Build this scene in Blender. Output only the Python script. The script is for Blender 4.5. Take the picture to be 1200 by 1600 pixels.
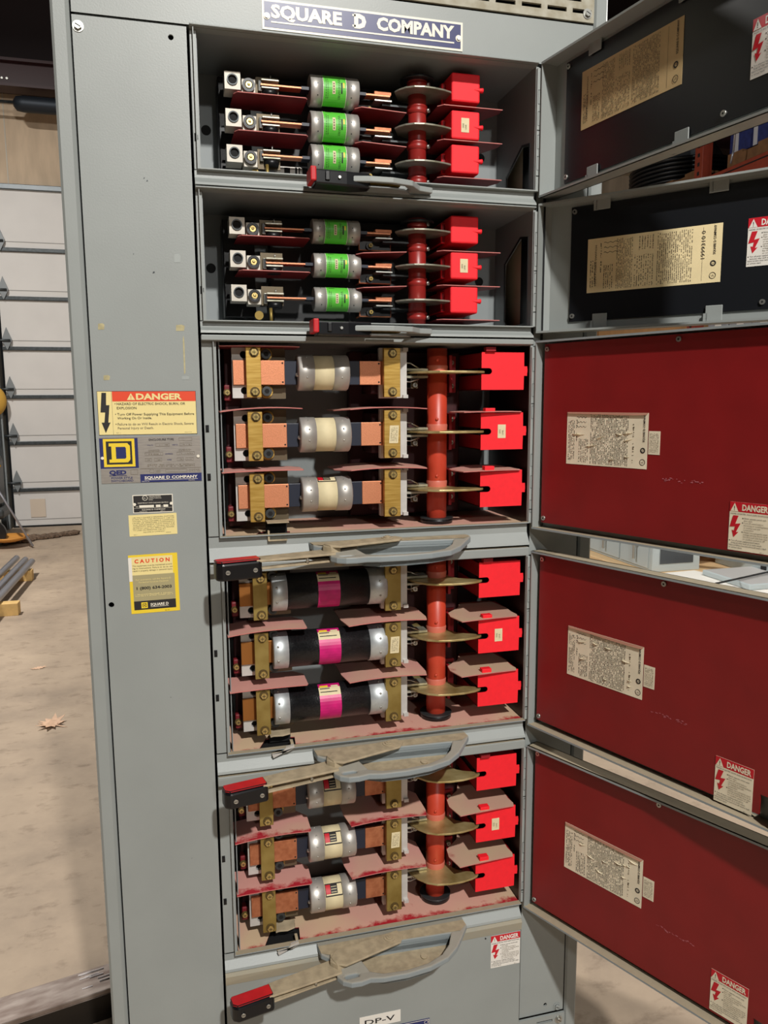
import bpy, bmesh, math, random
from mathutils import Vector, Matrix
random.seed(7)
for o in list(bpy.data.objects): bpy.data.objects.remove(o)
SC = bpy.context.scene
COL = SC.collection
# ------------------------------------------------------------------ camera
YAW, PITCH, ROLL, FPX = 0.2558, 0.1427, -0.0058, 1215.56
CAM = Vector((0.1582, -1.3201, 1.5))
cy, sy, cp, sp, cr, sr = math.cos(YAW), math.sin(YAW), math.cos(PITCH), math.sin(PITCH), math.cos(ROLL), math.sin(ROLL)
fwd = Vector((sy*cp, cy*cp, -sp)); r0 = Vector((cy, -sy, 0)); u0 = r0.cross(fwd)
right = cr*r0 + sr*u0; upv = cr*u0 - sr*r0
cd = bpy.data.cameras.new('camera'); cam = bpy.data.objects.new('camera', cd); COL.objects.link(cam)
M = Matrix((right, upv, -fwd)).transposed().to_4x4(); M.translation = CAM; cam.matrix_world = M
cd.sensor_fit = 'VERTICAL'; cd.sensor_height = 36; cd.sensor_width = 27; cd.lens = FPX/1600*36; cd.clip_start = .02; cd.clip_end = 100
SC.camera = cam
# ------------------------------------------------------------------ light and exposure
SC.view_settings.view_transform = 'Standard'; SC.view_settings.look = 'None'
SC.view_settings.gamma = 1; SC.view_settings.use_curve_mapping = False
SC.view_settings.exposure = -1.45
w = bpy.data.worlds.new('world'); SC.world = w; w.use_nodes = True
w.node_tree.nodes['Background'].inputs[0].default_value = (0.95, 0.97, 1.0, 1)
w.node_tree.nodes['Background'].inputs[1].default_value = 0.02
def lamp(name, loc, power, size, color=(1, .972, .92), aim=(0, 0, -1)):
    l = bpy.data.lights.new(name, 'AREA'); l.shape = 'DISK'; l.size = size; l.energy = power; l.color = color
    o = bpy.data.objects.new(name, l); COL.objects.link(o); o.location = loc
    o.rotation_euler = Vector(aim).to_track_quat('-Z', 'Y').to_euler()
    return o
lamp('bay_and_fill_lamp', (.80, -3.85, 4.55), 680, .16, aim=(-.05, .75, -1))
lamp('bay_and_fill_lamp', (1.6, -11.0, 5.2), 480, .4, aim=(-.05, .9, -1))
lamp('bay_and_fill_lamp', (-2.2, 4.0, 5.6), 1050, .4)
lamp('bay_and_fill_lamp', (-4.5, -2.0, 5.2), 14, .4)
lamp('bay_and_fill_lamp', (3.6, 1.3, 3.3), 180, .4)  # added low fill, brightens the table and leaves the rack beams dark

# ------------------------------------------------------------------ materials
def lin(c):
    return tuple((v/255/12.92 if v/255 <= .04045 else ((v/255+.055)/1.055)**2.4) for v in c) + (1,)
def S(nt, out, inp): nt.links.new(out, inp)
def mat(name, rgb, rough=.5, metal=0, noise=0, nscale=40, bump=0, bscale=200, spec=.5, rgb2=None, stretch=(1, 1, 1), coat=0, detail=4, lo=.35, hi=.65):
    m = bpy.data.materials.new(name); m.use_nodes = True; nt = m.node_tree; b = nt.nodes['Principled BSDF']
    c = lin(rgb); b.inputs['Base Color'].default_value = c
    b.inputs['Roughness'].default_value = rough; b.inputs['Metallic'].default_value = metal
    b.inputs['Specular IOR Level'].default_value = spec
    if coat: b.inputs['Coat Weight'].default_value = coat; b.inputs['Coat Roughness'].default_value = .15
    tc = nt.nodes.new('ShaderNodeTexCoord'); mp = nt.nodes.new('ShaderNodeMapping'); mp.inputs['Scale'].default_value = stretch
    S(nt, tc.outputs['Object'], mp.inputs['Vector'])
    if noise or rgb2:
        n = nt.nodes.new('ShaderNodeTexNoise'); n.inputs['Scale'].default_value = nscale; n.inputs['Detail'].default_value = detail
        S(nt, mp.outputs[0], n.inputs['Vector'])
        rp = nt.nodes.new('ShaderNodeValToRGB')
        if rgb2: a, d = c, lin(rgb2)
        else:
            a = tuple(v*(1-noise) for v in c[:3])+(1,); d = tuple(min(1, v*(1+noise)) for v in c[:3])+(1,)
        rp.color_ramp.elements[0].position = lo; rp.color_ramp.elements[1].position = hi
        rp.color_ramp.elements[0].color = a; rp.color_ramp.elements[1].color = d
        S(nt, n.outputs['Fac'], rp.inputs[0]); S(nt, rp.outputs[0], b.inputs['Base Color'])
    if bump:
        n2 = nt.nodes.new('ShaderNodeTexNoise'); n2.inputs['Scale'].default_value = bscale; n2.inputs['Detail'].default_value = 3
        S(nt, mp.outputs[0], n2.inputs['Vector'])
        bp = nt.nodes.new('ShaderNodeBump'); bp.inputs['Strength'].default_value = bump; bp.inputs['Distance'].default_value = .001
        S(nt, n2.outputs['Fac'], bp.inputs['Height']); S(nt, bp.outputs[0], b.inputs['Normal'])
    return m
GREY = mat('grey_enamel', (150, 155, 153), .42, noise=.04, nscale=6, bump=.12, bscale=350)
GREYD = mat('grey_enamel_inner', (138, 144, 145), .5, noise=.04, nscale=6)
GREYB = mat('blue_grey_enamel', (140, 152, 160), .38, noise=.05, nscale=20)
def dusty(name, base, dust, thick=.75, seedloc=0.0):
    """settled dust on upward faces, thinning on the sides"""
    m = mat(name, base, .5); nt = m.node_tree; b = nt.nodes['Principled BSDF']
    g = nt.nodes.new('ShaderNodeNewGeometry'); sx = nt.nodes.new('ShaderNodeSeparateXYZ'); S(nt, g.outputs['Normal'], sx.inputs[0])
    tc = nt.nodes.new('ShaderNodeTexCoord'); n = nt.nodes.new('ShaderNodeTexNoise'); n.inputs['Scale'].default_value = 30; n.inputs['Detail'].default_value = 6
    S(nt, tc.outputs['Object'], n.inputs['Vector'])
    a = nt.nodes.new('ShaderNodeMath'); a.operation = 'MULTIPLY_ADD'; a.inputs[1].default_value = .7; S(nt, n.outputs['Fac'], a.inputs[0]); S(nt, sx.outputs['Z'], a.inputs[2])
    r = nt.nodes.new('ShaderNodeMapRange'); r.inputs[1].default_value = .55; r.inputs[2].default_value = 1.0; r.inputs[4].default_value = thick
    S(nt, a.outputs[0], r.inputs[0])
    n2 = nt.nodes.new('ShaderNodeTexNoise'); n2.inputs['Scale'].default_value = 90; n2.inputs['Detail'].default_value = 5; S(nt, tc.outputs['Object'], n2.inputs['Vector'])
    mr = nt.nodes.new('ShaderNodeMix'); mr.data_type = 'RGBA'; mr.inputs[6].default_value = tuple(v*.8 for v in lin(dust)[:3])+(1,); mr.inputs[7].default_value = lin(dust); S(nt, n2.outputs['Fac'], mr.inputs[0])
    mx = nt.nodes.new('ShaderNodeMix'); mx.data_type = 'RGBA'; mx.inputs[6].default_value = lin(base); S(nt, mr.outputs[2], mx.inputs[7]); S(nt, r.outputs[0], mx.inputs[0])
    S(nt, mx.outputs[2], b.inputs['Base Color'])
    rr = nt.nodes.new('ShaderNodeMapRange'); rr.inputs[3].default_value = .45; rr.inputs[4].default_value = .95; S(nt, r.outputs[0], rr.inputs[0]); S(nt, rr.outputs[0], b.inputs['Roughness'])
    return m
GDUST = dusty('dusty_grey_enamel', (146, 155, 158), (172, 158, 132), .95)
BDUST = dusty('dusty_blue_grey_casting', (138, 150, 158), (172, 158, 130), .95)
DUSTLIP = mat('dust_coated_lip', (166, 156, 134), .85, rgb2=(150, 150, 140), nscale=12, lo=.3, hi=.75)
BRIM = dusty('thin_dusted_casting', (140, 149, 152), (172, 160, 138), .6)
STEELD = mat('dust_caked_steel', (172, 157, 130), .9, noise=.14, nscale=60, bump=.3, bscale=250)
def sheetmat(name, red, dust, cut=.46, streak=True, grain=35, amt=.5):
    """red insulating sheet under dust, wiped red near its front edge (object y = 0)"""
    m = mat(name, red, .7); nt = m.node_tree; b = nt.nodes['Principled BSDF']
    tc = nt.nodes.new('ShaderNodeTexCoord'); sx = nt.nodes.new('ShaderNodeSeparateXYZ'); S(nt, tc.outputs['Object'], sx.inputs[0])
    n = nt.nodes.new('ShaderNodeTexNoise'); n.inputs['Scale'].default_value = grain; n.inputs['Detail'].default_value = 6; n.inputs['Roughness'].default_value = .7; S(nt, tc.outputs['Object'], n.inputs['Vector'])
    big = nt.nodes.new('ShaderNodeTexNoise'); big.inputs['Scale'].default_value = 9; big.inputs['Detail'].default_value = 3; S(nt, tc.outputs['Object'], big.inputs['Vector'])
    mr = nt.nodes.new('ShaderNodeMapRange'); mr.inputs[1].default_value = 0.0; mr.inputs[2].default_value = .026; mr.inputs[3].default_value = -.46 if streak else 0; mr.inputs[4].default_value = 0
    S(nt, sx.outputs['Y'], mr.inputs[0])
    a = nt.nodes.new('ShaderNodeMath'); S(nt, n.outputs['Fac'], a.inputs[0]); S(nt, mr.outputs[0], a.inputs[1])
    a2 = nt.nodes.new('ShaderNodeMath'); a2.operation = 'MULTIPLY_ADD'; a2.inputs[1].default_value = .8; S(nt, big.outputs['Fac'], a2.inputs[0]); S(nt, a.outputs[0], a2.inputs[2])
    r = nt.nodes.new('ShaderNodeMapRange'); r.inputs[1].default_value = cut; r.inputs[2].default_value = cut+.2; r.inputs[3].default_value = .0; r.inputs[4].default_value = 1; S(nt, a2.outputs[0], r.inputs[0])
    mx = nt.nodes.new('ShaderNodeMix'); mx.data_type = 'RGBA'; mx.inputs[6].default_value = lin(red); S(nt, r.outputs[0], mx.inputs[0])
    lo_ = nt.nodes.new('ShaderNodeTexNoise'); lo_.inputs['Scale'].default_value = 5; lo_.inputs['Detail'].default_value = 2; S(nt, tc.outputs['Object'], lo_.inputs['Vector'])
    rl = nt.nodes.new('ShaderNodeMapRange'); rl.inputs[1].default_value = .45; rl.inputs[2].default_value = .6; S(nt, lo_.outputs['Fac'], rl.inputs[0])
    mt = nt.nodes.new('ShaderNodeMix'); mt.data_type = 'RGBA'; mt.inputs[6].default_value = lin(dust); mt.inputs[7].default_value = lin((min(255, dust[0]*.98), min(255, dust[1]*1.12), dust[2]*1.02)); S(nt, rl.outputs[0], mt.inputs[0]); S(nt, mt.outputs[2], mx.inputs[7])
    S(nt, mx.outputs[2], b.inputs['Base Color'])
    return m
FLOORSH = sheetmat('dusty_red_floor_sheet', (176, 26, 40), (216, 164, 148), .50)
BARR = sheetmat('dusty_red_barrier', (164, 30, 44), (208, 150, 140), .46, streak=False)
BARR_WIPED = sheetmat('wiped_dusty_barrier', (176, 26, 44), (212, 154, 144), .46)
BARR_TAN = sheetmat('tan_dusty_barrier', (150, 50, 50), (198, 160, 140), .46, streak=False)
REDSH = mat('red_insulating_sheet', (118, 26, 34), .55, noise=.1)
REDEDGE = mat('red_sheet_edge', (196, 118, 112), .7)
LINER = mat('red_liner', (134, 22, 25), .42, noise=.07, nscale=14, bump=.06, bscale=700)
BLINER = mat('black_liner', (24, 26, 30), .33)
BLACK = mat('black_plastic', (16, 17, 20), .38)
BLACKM = mat('matt_black', (12, 12, 13), .8)
GRIP = mat('grip_black', (14, 15, 19), .3)
GRIPR = mat('grip_red', (196, 24, 34), .5, noise=.1, nscale=40)
CHUTE = mat('bright_red_fibre', (250, 30, 44), .62, noise=.03, nscale=120)
CHUTED = mat('shaded_red_fibre', (150, 14, 28), .6)  # darker copy of the chute red; shade on its sides put into colour
TERRA = mat('terracotta_shaft', (196, 66, 44), .4, noise=.06, nscale=30)
TERRAD = mat('dark_terracotta_shaft', (150, 36, 32), .38)
COPPER = mat('copper', (214, 142, 104), .48, .75, rgb2=(236, 160, 122), nscale=700, bump=.35, bscale=900)
COPPERT = mat('tarnished_copper', (176, 106, 72), .5, .5, rgb2=(198, 128, 90), nscale=90)
BRASS = mat('brass', (190, 150, 70), .42, .65, rgb2=(214, 178, 98), nscale=25, stretch=(1, 1, 12))
BRASSD = mat('dull_brass', (146, 122, 62), .5, .6, rgb2=(168, 146, 84), nscale=30)
WASHER = mat('dark_washer', (96, 78, 44), .6, .4)
BOLT = mat('yellow_zinc_bolt', (206, 182, 120), .35, .85)
BLADE = mat('brass_blade', (206, 188, 136), .42, .55, rgb2=(160, 138, 84), nscale=22)
BLADES = mat('steel_blade', (196, 194, 182), .4, .6, rgb2=(150, 148, 128), nscale=30)
STEEL = mat('steel_cap', (206, 202, 196), .42, .55, rgb2=(176, 172, 166), nscale=14)
STEELR = mat('galvanised_cap', (186, 192, 196), .42, .6, rgb2=(214, 220, 222), nscale=50)
ZINC = mat('zinc_screw', (190, 190, 184), .35, .85)
ALU = mat('aluminium_lug', (206, 200, 188), .55, .25, noise=.05, nscale=60)
WHITEM = mat('tinned_plate', (206, 204, 200), .5, .3, noise=.06, nscale=50)
SLEEVE = mat('dark_blue_sleeve', (32, 38, 54), .45)
CREAM = mat('cream_paper', (226, 212, 172), .7, noise=.03, nscale=80)
GREEN = mat('green_label', (92, 196, 62), .45)
MAG = mat('magenta_label', (206, 20, 116), .4, noise=.1, nscale=60)
BARREL = mat('black_barrel', (26, 26, 28), .3, noise=.3, nscale=300, bump=.5, bscale=420)
PAPER = mat('yellowed_paper', (242, 224, 176), .65, noise=.04, nscale=25)
PAPERT = mat('tan_paper', (206, 180, 132), .65, noise=.06, nscale=25)
PAPERG = mat('aged_paper', (240, 230, 204), .7, noise=.05, nscale=30)
WHITE = mat('white_paper', (232, 228, 220), .6)
INK = mat('black_ink', (34, 32, 32), .6)
INKG = mat('grey_ink', (112, 102, 84), .7)
ORANGE = mat('orange_red_print', (228, 74, 40), .5)
LRED = mat('label_red', (200, 22, 40), .5)
LREDD = mat('label_dark_red', (176, 18, 34), .5)
YEL = mat('label_yellow', (240, 208, 50), .5)
PALE = mat('label_pale_yellow', (238, 220, 152), .55)
OLIVE = mat('label_olive', (168, 158, 118), .6)
NAVY = mat('label_navy', (44, 50, 104), .35)
PLATE = mat('brushed_plate', (168, 162, 156), .4, .6, rgb2=(182, 176, 168), nscale=60, stretch=(1, 1, 8))
IVORY = mat('label_ivory', (238, 232, 216), .4)
TAPE = mat('tape_residue', (178, 168, 128), .6, noise=.15, nscale=120)
FADE = mat('faint_scuff', (160, 166, 164), .5)
def concrete():
    m = mat('concrete_floor', (186, 164, 140), .75); nt = m.node_tree; b = nt.nodes['Principled BSDF']
    tc = nt.nodes.new('ShaderNodeTexCoord'); prev = None
    def N(sc, det, st=(1, 1, 1)):
        mp = nt.nodes.new('ShaderNodeMapping'); mp.inputs['Scale'].default_value = st; S(nt, tc.outputs['Object'], mp.inputs['Vector'])
        n = nt.nodes.new('ShaderNodeTexNoise'); n.inputs['Scale'].default_value = sc; n.inputs['Detail'].default_value = det; n.inputs['Roughness'].default_value = .65; S(nt, mp.outputs[0], n.inputs['Vector']); return n
    def R(n, cols):
        r = nt.nodes.new('ShaderNodeValToRGB'); r.color_ramp.elements[0].position = cols[0][0]; r.color_ramp.elements[0].color = lin(cols[0][1])
        r.color_ramp.elements[1].position = cols[-1][0]; r.color_ramp.elements[1].color = lin(cols[-1][1])
        for p, c in cols[1:-1]: e = r.color_ramp.elements.new(p); e.color = lin(c)
        S(nt, n.outputs['Fac'], r.inputs[0]); return r
    a = R(N(1.6, 8), [(.3, (142, 126, 110)), (.5, (168, 149, 129)), (.7, (184, 164, 142))])
    s = R(N(9, 9, (1, 1.6, 1)), [(.30, (150, 140, 130)), (.45, (255, 255, 255)), (.8, (255, 255, 255))])
    mx = nt.nodes.new('ShaderNodeMix'); mx.data_type = 'RGBA'; mx.blend_type = 'MULTIPLY'; mx.inputs[0].default_value = .5
    S(nt, a.outputs[0], mx.inputs[6]); S(nt, s.outputs[0], mx.inputs[7]); S(nt, mx.outputs[2], b.inputs['Base Color'])
    n = N(60, 4); bp = nt.nodes.new('ShaderNodeBump'); bp.inputs['Strength'].default_value = .15; S(nt, n.outputs['Fac'], bp.inputs['Height']); S(nt, bp.outputs[0], b.inputs['Normal'])
    return m
CONC = concrete()
# ------------------------------------------------------------------ mesh builder
class B:
    def __init__(s): s.bm = bmesh.new(); s.mats = []
    def mi(s, m):
        if m not in s.mats: s.mats.append(m)
        return s.mats.index(m)
    def face(s, pts, m, smooth=False):
        try: f = s.bm.faces.new([s.bm.verts.new(p) for p in pts])
        except ValueError: return
        f.material_index = s.mi(m); f.smooth = smooth; return f
    def box(s, x0, x1, y0, y1, z0, z1, m, bev=0, top=None, seg=2):
        if x1 < x0: x0, x1 = x1, x0
        if y1 < y0: y0, y1 = y1, y0
        if z1 < z0: z0, z1 = z1, z0
        v = [s.bm.verts.new(p) for p in ((x0,y0,z0),(x1,y0,z0),(x1,y1,z0),(x0,y1,z0),(x0,y0,z1),(x1,y0,z1),(x1,y1,z1),(x0,y1,z1))]
        fs = []
        for idx in ((0,3,2,1),(4,5,6,7),(0,1,5,4),(1,2,6,5),(2,3,7,6),(3,0,4,7)):
            f = s.bm.faces.new([v[i] for i in idx]); f.material_index = s.mi(m); fs.append(f)
        if top: fs[1].material_index = s.mi(top)
        if bev:
            es = list({e for f in fs for e in f.edges})
            bmesh.ops.bevel(s.bm, geom=es, offset=bev, segments=seg, affect='EDGES', profile=.5)
        return v
    def prism(s, pts, z0, z1, m, axis='z', top=None, bev=0, holes=()):
        """outline pts (2D) with holes extruded between z0 and z1 along axis"""
        def P(a, b, c): return {'z': (a, b, c), 'y': (a, c, b), 'x': (c, a, b)}[axis]
        loops = [list(pts)] + [list(h) for h in holes]
        tmp = bmesh.new(); allv = []; es = []
        for lp in loops:
            vs = [tmp.verts.new((a, b, 0)) for a, b in lp]; allv.append(vs)
            for i in range(len(vs)): es.append(tmp.edges.new((vs[i], vs[(i+1) % len(vs)])))
        tmp.verts.index_update()
        if holes: bmesh.ops.triangle_fill(tmp, use_beauty=True, edges=es)
        else: tmp.faces.new(allv[0])
        tmp.verts.index_update()
        fl = [[v.index for v in f.verts] for f in tmp.faces]; co = [v.co.copy() for v in tmp.verts]
        lo = [s.bm.verts.new(P(c.x, c.y, z0)) for c in co]; hi = [s.bm.verts.new(P(c.x, c.y, z1)) for c in co]
        new = []
        for f in fl:
            a = s.bm.faces.new([lo[i] for i in f]); b = s.bm.faces.new([hi[i] for i in reversed(f)])
            a.material_index = s.mi(m); b.material_index = s.mi(top or m); new += [a, b]
        k = 0
        for lp in loops:
            n = len(lp)
            for i in range(n):
                j = (i+1) % n
                f = s.bm.faces.new([lo[k+i], lo[k+j], hi[k+j], hi[k+i]]); f.material_index = s.mi(m); new.append(f)
            k += n
        tmp.free()
        bmesh.ops.recalc_face_normals(s.bm, faces=new)
        if bev:
            es = [e for f in new for e in f.edges if len(e.link_faces) == 2 and e.calc_face_angle(0) > .6]
            bmesh.ops.bevel(s.bm, geom=list(set(es)), offset=bev, segments=2, affect='EDGES', profile=.5)
    def lathe(s, prof, base, axis, m, n=32, cap=True):
        """prof: list of (t along axis, radius[, material])"""
        base = Vector(base); ax = Vector(axis).normalized()
        a = Vector((0, 0, 1)) if abs(ax.z) < .9 else Vector((1, 0, 0)); e1 = ax.cross(a).normalized(); e2 = ax.cross(e1)
        rings = []
        for p in prof:
            rings.append([s.bm.verts.new(base+ax*p[0]+(e1*math.cos(2*math.pi*i/n)+e2*math.sin(2*math.pi*i/n))*p[1]) for i in range(n)])
        new = []
        for k in range(len(prof)-1):
            mm = prof[k+1][2] if len(prof[k+1]) > 2 else m
            for i in range(n):
                j = (i+1) % n
                f = s.bm.faces.new([rings[k][i], rings[k][j], rings[k+1][j], rings[k+1][i]]); f.material_index = s.mi(mm)
                f.smooth = abs(prof[k+1][0]-prof[k][0]) > 1e-6; new.append(f)
        if cap:
            for r in (rings[0], rings[-1]):
                f = s.bm.faces.new(r); f.material_index = s.mi(m); new.append(f)
        bmesh.ops.recalc_face_normals(s.bm, faces=new)
    def cyl(s, p0, p1, r, m, n=20, r1=None):
        p0, p1 = Vector(p0), Vector(p1); s.lathe([(0, r), ((p1-p0).length, r if r1 is None else r1)], p0, p1-p0, m, n)
    def tube(s, pts, r, m, n=8):
        for a, b in zip(pts[:-1], pts[1:]): s.cyl(a, b, r, m, n)
        for p in pts[1:-1]: bmesh.ops.create_icosphere(s.bm, subdivisions=1, radius=r, matrix=Matrix.Translation(p))
    def dome(s, c, axis, r, m, h=.5, n=14):
        s.lathe([(0, r), (r*h*.5, r*.9), (r*h, r*.55), (r*h*1.1, .0004)], c, axis, m, n, cap=False)
    def obj(s, name, parent=None, smooth=None, shift=None):
        me = bpy.data.meshes.new(name)
        if shift is not None: bmesh.ops.translate(s.bm, verts=s.bm.verts, vec=-Vector(shift))
        s.bm.to_mesh(me); s.bm.free()
        for m in s.mats: me.materials.append(m)
        o = bpy.data.objects.new(name, me); COL.objects.link(o)
        if shift is not None: o.location = shift
        if parent: o.parent = parent
        return o
def tag(o, label=None, cat=None, group=None, kind=None):
    if label: o['label'] = label
    if cat: o['category'] = cat
    if group: o['group'] = group
    if kind: o['kind'] = kind
    return o
def thing(name, label, cat, loc=(0, 0, 0), group=None, rot=None):
    o = bpy.data.objects.new(name, None); o.empty_display_size = .05; COL.objects.link(o); o.location = loc
    if rot: o.rotation_euler = rot
    return tag(o, label, cat, group)
def empty(name, parent, loc=(0, 0, 0), rotz=0):
    o = bpy.data.objects.new(name, None); o.empty_display_size = .02; COL.objects.link(o); o.parent = parent; o.location = loc; o.rotation_euler = (0, 0, rotz); return o
# ------------------------------------------------------------------ flat print (labels, plates, writing)
_tc = {}
def glyphs(text, bold):
    k = (text, bold)
    if k not in _tc:
        cu = bpy.data.curves.new('writing', 'FONT'); cu.body = text; cu.size = 1; cu.resolution_u = 2; cu.offset = bold
        cu.fill_mode = 'FRONT'
        o = bpy.data.objects.new('writing', cu); COL.objects.link(o)
        dg = bpy.context.evaluated_depsgraph_get(); dg.update(); me = o.evaluated_get(dg).to_mesh()
        vs = [(v.co.x, v.co.y) for v in me.vertices]; fs = [list(p.vertices) for p in me.polygons]
        o.evaluated_get(dg).to_mesh_clear(); bpy.data.objects.remove(o); bpy.data.curves.remove(cu)
        x0 = min(v[0] for v in vs); x1 = max(v[0] for v in vs)
        _tc[k] = (vs, fs, x0, x1)
    return _tc[k]
class Print:
    """a flat label: 2-D coordinates (x right, y up, metres) on the plane O, ex, ey"""
    def __init__(s, b, O, ex, ey): s.b = b; s.O = Vector(O); s.ex = Vector(ex); s.ey = Vector(ey); s.n = s.ex.cross(s.ey).normalized()
    def P(s, x, y, h): return s.O + s.ex*x + s.ey*y + s.n*h
    def slab(s, x0, y0, x1, y1, m, h=.0004):
        c = [(x0, y0), (x1, y0), (x1, y1), (x0, y1)]
        s.b.face([s.P(x, y, h) for x, y in c], m)
        for i in range(4):
            a, d = c[i], c[(i+1) % 4]; s.b.face([s.P(*a, 0), s.P(*d, 0), s.P(*d, h), s.P(*a, h)], m)
    def rect(s, x0, y0, x1, y1, m, h=.0006): s.b.face([s.P(x0, y0, h), s.P(x1, y0, h), s.P(x1, y1, h), s.P(x0, y1, h)], m)
    def poly(s, pts, m, h=.0007): s.b.face([s.P(x, y, h) for x, y in pts], m)
    def frame(s, x0, y0, x1, y1, t, m, h=.0007):
        s.rect(x0, y0, x1, y0+t, m, h); s.rect(x0, y1-t, x1, y1, m, h); s.rect(x0, y0+t, x0+t, y1-t, m, h); s.rect(x1-t, y0+t, x1, y1-t, m, h)
    def ring(s, x, y, r, t, m, h=.0008, n=20):
        for i in range(n):
            a, c = 2*math.pi*i/n, 2*math.pi*(i+1)/n
            s.poly([(x+r*math.cos(a), y+r*math.sin(a)), (x+r*math.cos(c), y+r*math.sin(c)), (x+(r-t)*math.cos(c), y+(r-t)*math.sin(c)), (x+(r-t)*math.cos(a), y+(r-t)*math.sin(a))], m, h)
    def text(s, t, x, y, size, m, width=None, bold=0.0, h=.0009, align='l', rot=0):
        vs, fs, x0, x1 = glyphs(t, bold); k = size; kx = size if width is None else width/(x1-x0)
        wd = (x1-x0)*kx; off = {'l': 0, 'c': -wd/2, 'r': -wd}[align]
        c, sn = math.cos(rot), math.sin(rot); idx = []
        for vx, vy in vs:
            a, b_ = (vx-x0)*kx+off, vy*k
            idx.append(s.b.bm.verts.new(s.P(x+a*c-b_*sn, y+a*sn+b_*c, h)))
        mi = s.b.mi(m)
        for f in fs:
            try: g = s.b.bm.faces.new([idx[i] for i in f]); g.material_index = mi
            except ValueError: pass
    def scribble(s, x0, y0, x1, y1, m, lines, horiz=False, fill=.8, h=.0007, seed=0, thick=.42):
        """rows (or columns) of unreadable fine print"""
        rnd = random.Random(seed); L = (y1-y0) if not horiz else (x1-x0); W = (x1-x0) if not horiz else (y1-y0); p = W/lines
        for i in range(lines):
            t = 0
            while t < L*.98:
                if rnd.random() < .12: t += L*.03
                l = rnd.uniform(.008, .04)*L; l = min(l, L-t)
                if rnd.random() < fill:
                    a = i*p+p*.25+rnd.uniform(-.08, .08)*p; d = a+p*thick*rnd.uniform(.6, 1.1)
                    if horiz: s.rect(x0+t, y0+a, x0+t+l, y0+d, m, h)
                    else: s.rect(x0+a, y0+t, x0+d, y0+t+l, m, h)
                t += l+rnd.uniform(.004, .012)*L
def bolt_arrow(p, x, y, w_, h_, m, hh=.0008):
    pts = [(.28, 1), (.78, 1), (.52, .62), (1.0, .66), (.62, .24), (.86, .26), (.42, 0), (.22, .33), (.42, .30), (.50, .50), (.0, .46)]
    p.poly([(x+a*w_, y+b_*h_) for a, b_ in pts], m, hh)
def warn_tri(p, x, y, w_, h_, m, ink, hh=.0008):
    p.poly([(x, y), (x+w_, y), (x+w_/2, y+h_)], m, hh)
    p.rect(x+w_*.46, y+h_*.3, x+w_*.54, y+h_*.66, ink, hh+.0002); p.rect(x+w_*.46, y+h_*.12, x+w_*.54, y+h_*.22, ink, hh+.0002)
def danger_label(p, x, y, W, H, paper, seed=0, torn=False):
    """small red and cream DANGER label, lower left corner x, y"""
    p.slab(x, y, x+W, y+H, paper)
    hd = H*.2
    p.rect(x, y+H-hd, x+W, y+H, LRED)
    warn_tri(p, x+W*.02, y+H-hd*.98, W*.2, hd*.86, paper, INK)
    p.text('DANGER', x+W*.31, y+H-hd*.82, hd*.86, paper, width=W*.63, bold=.035)
    p.text('HAZARD OF ELECTRIC SHOCK, BURN OR EXPLOSION', x+W*.03, y+H*.745, H*.042, INK, width=W*.93, bold=.0)
    bolt_arrow(p, x+W*.02, y+H*.27, W*.27, H*.45, LRED)
    k = H*.043
    L1 = ['Never operate switch with', 'door open.', 'Turn off switch before', 'removing or installing fuses', 'or making load side', 'connections.', 'Always use a properly rated', 'voltage sensing device at all', 'line and load side fuse clips', 'to confirm switch is off.']
    for i, t in enumerate(L1):
        yy = y+H*.665-i*H*.047
        p.text(t, x+W*.37, yy, k, INKG if i else INK, width=min(W*.59, W*.0215*len(t)))
        if i in (0, 2, 6): p.rect(x+W*.325, yy, x+W*.35, yy+H*.02, INK)
    for i, t in enumerate(['Turn off power supplying switch before', 'doing any other work on or inside switch.', 'Failure to follow these instructions will result in death', 'or serious injury.']):
        p.text(t, x+W*(.08 if i < 2 else .03), y+H*.19-i*H*.047, k, INK, width=min(W*.92, W*.0185*len(t)))
    p.rect(x+W*.025, y+H*.19, x+W*.05, y+H*.21, INK)
    p.text('REV. 1', x+W*.8, y+H*.012, k*.7, INKG)
# ------------------------------------------------------------------ the hall
def struct(name, b, parent=None, shift=None):
    o = b.obj(name, parent, shift=shift)
    if not parent: o['kind'] = 'structure'
    return o
b = B(); b.box(-9, 11, -16, 9.0, -.1, 0, CONC); struct('floor', b)
WALLT = mat('beige_plywood', (196, 174, 148), .7, noise=.12, nscale=3, stretch=(3, 1, .6))
WALLW = mat('white_wall', (190, 184, 172), .8, noise=.06, nscale=2)
MAROON = mat('maroon_steel', (52, 22, 26), .5)
DARKW = mat('dark_ceiling', (34, 22, 24), .8)
GDOOR = mat('white_door_panel', (212, 208, 204), .5, noise=.03, nscale=3)
HGREY = mat('zinc_grey', (128, 132, 134), .5, .3)
DKSTEEL = mat('dark_steel', (72, 76, 78), .45, .6, noise=.2, nscale=30)
b = B()
b.box(-9, -1.86, 8.82, 9.0, 0, 3.97, WALLW); b.box(2.0, 11, 8.82, 9.0, 0, 3.97, mat('darker_back_wall', (104, 96, 88), .85, noise=.08, nscale=2))  # right part of the wall in a darker tone than the left
b.box(-9, 11, 8.82, 9.0, 3.97, 4.95, WALLT); b.box(-9, 11, 8.82, 9.0, 4.95, 6.4, DARKW)
for x in (-1.62, 0.8): b.box(x, x+.012, 8.815, 8.82, 3.97, 4.95, WALLW)
struct('wall_back', b)
b = B(); b.box(10.8, 11, -16, 9, 0, 6.4, mat('dark_side_wall', (58, 52, 48), .8)); struct('wall_right', b)
b = B(); b.box(-9, 11, 1.5, 9.0, 6.4, 6.5, DARKW); struct('ceiling', b)
b = B()
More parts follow.
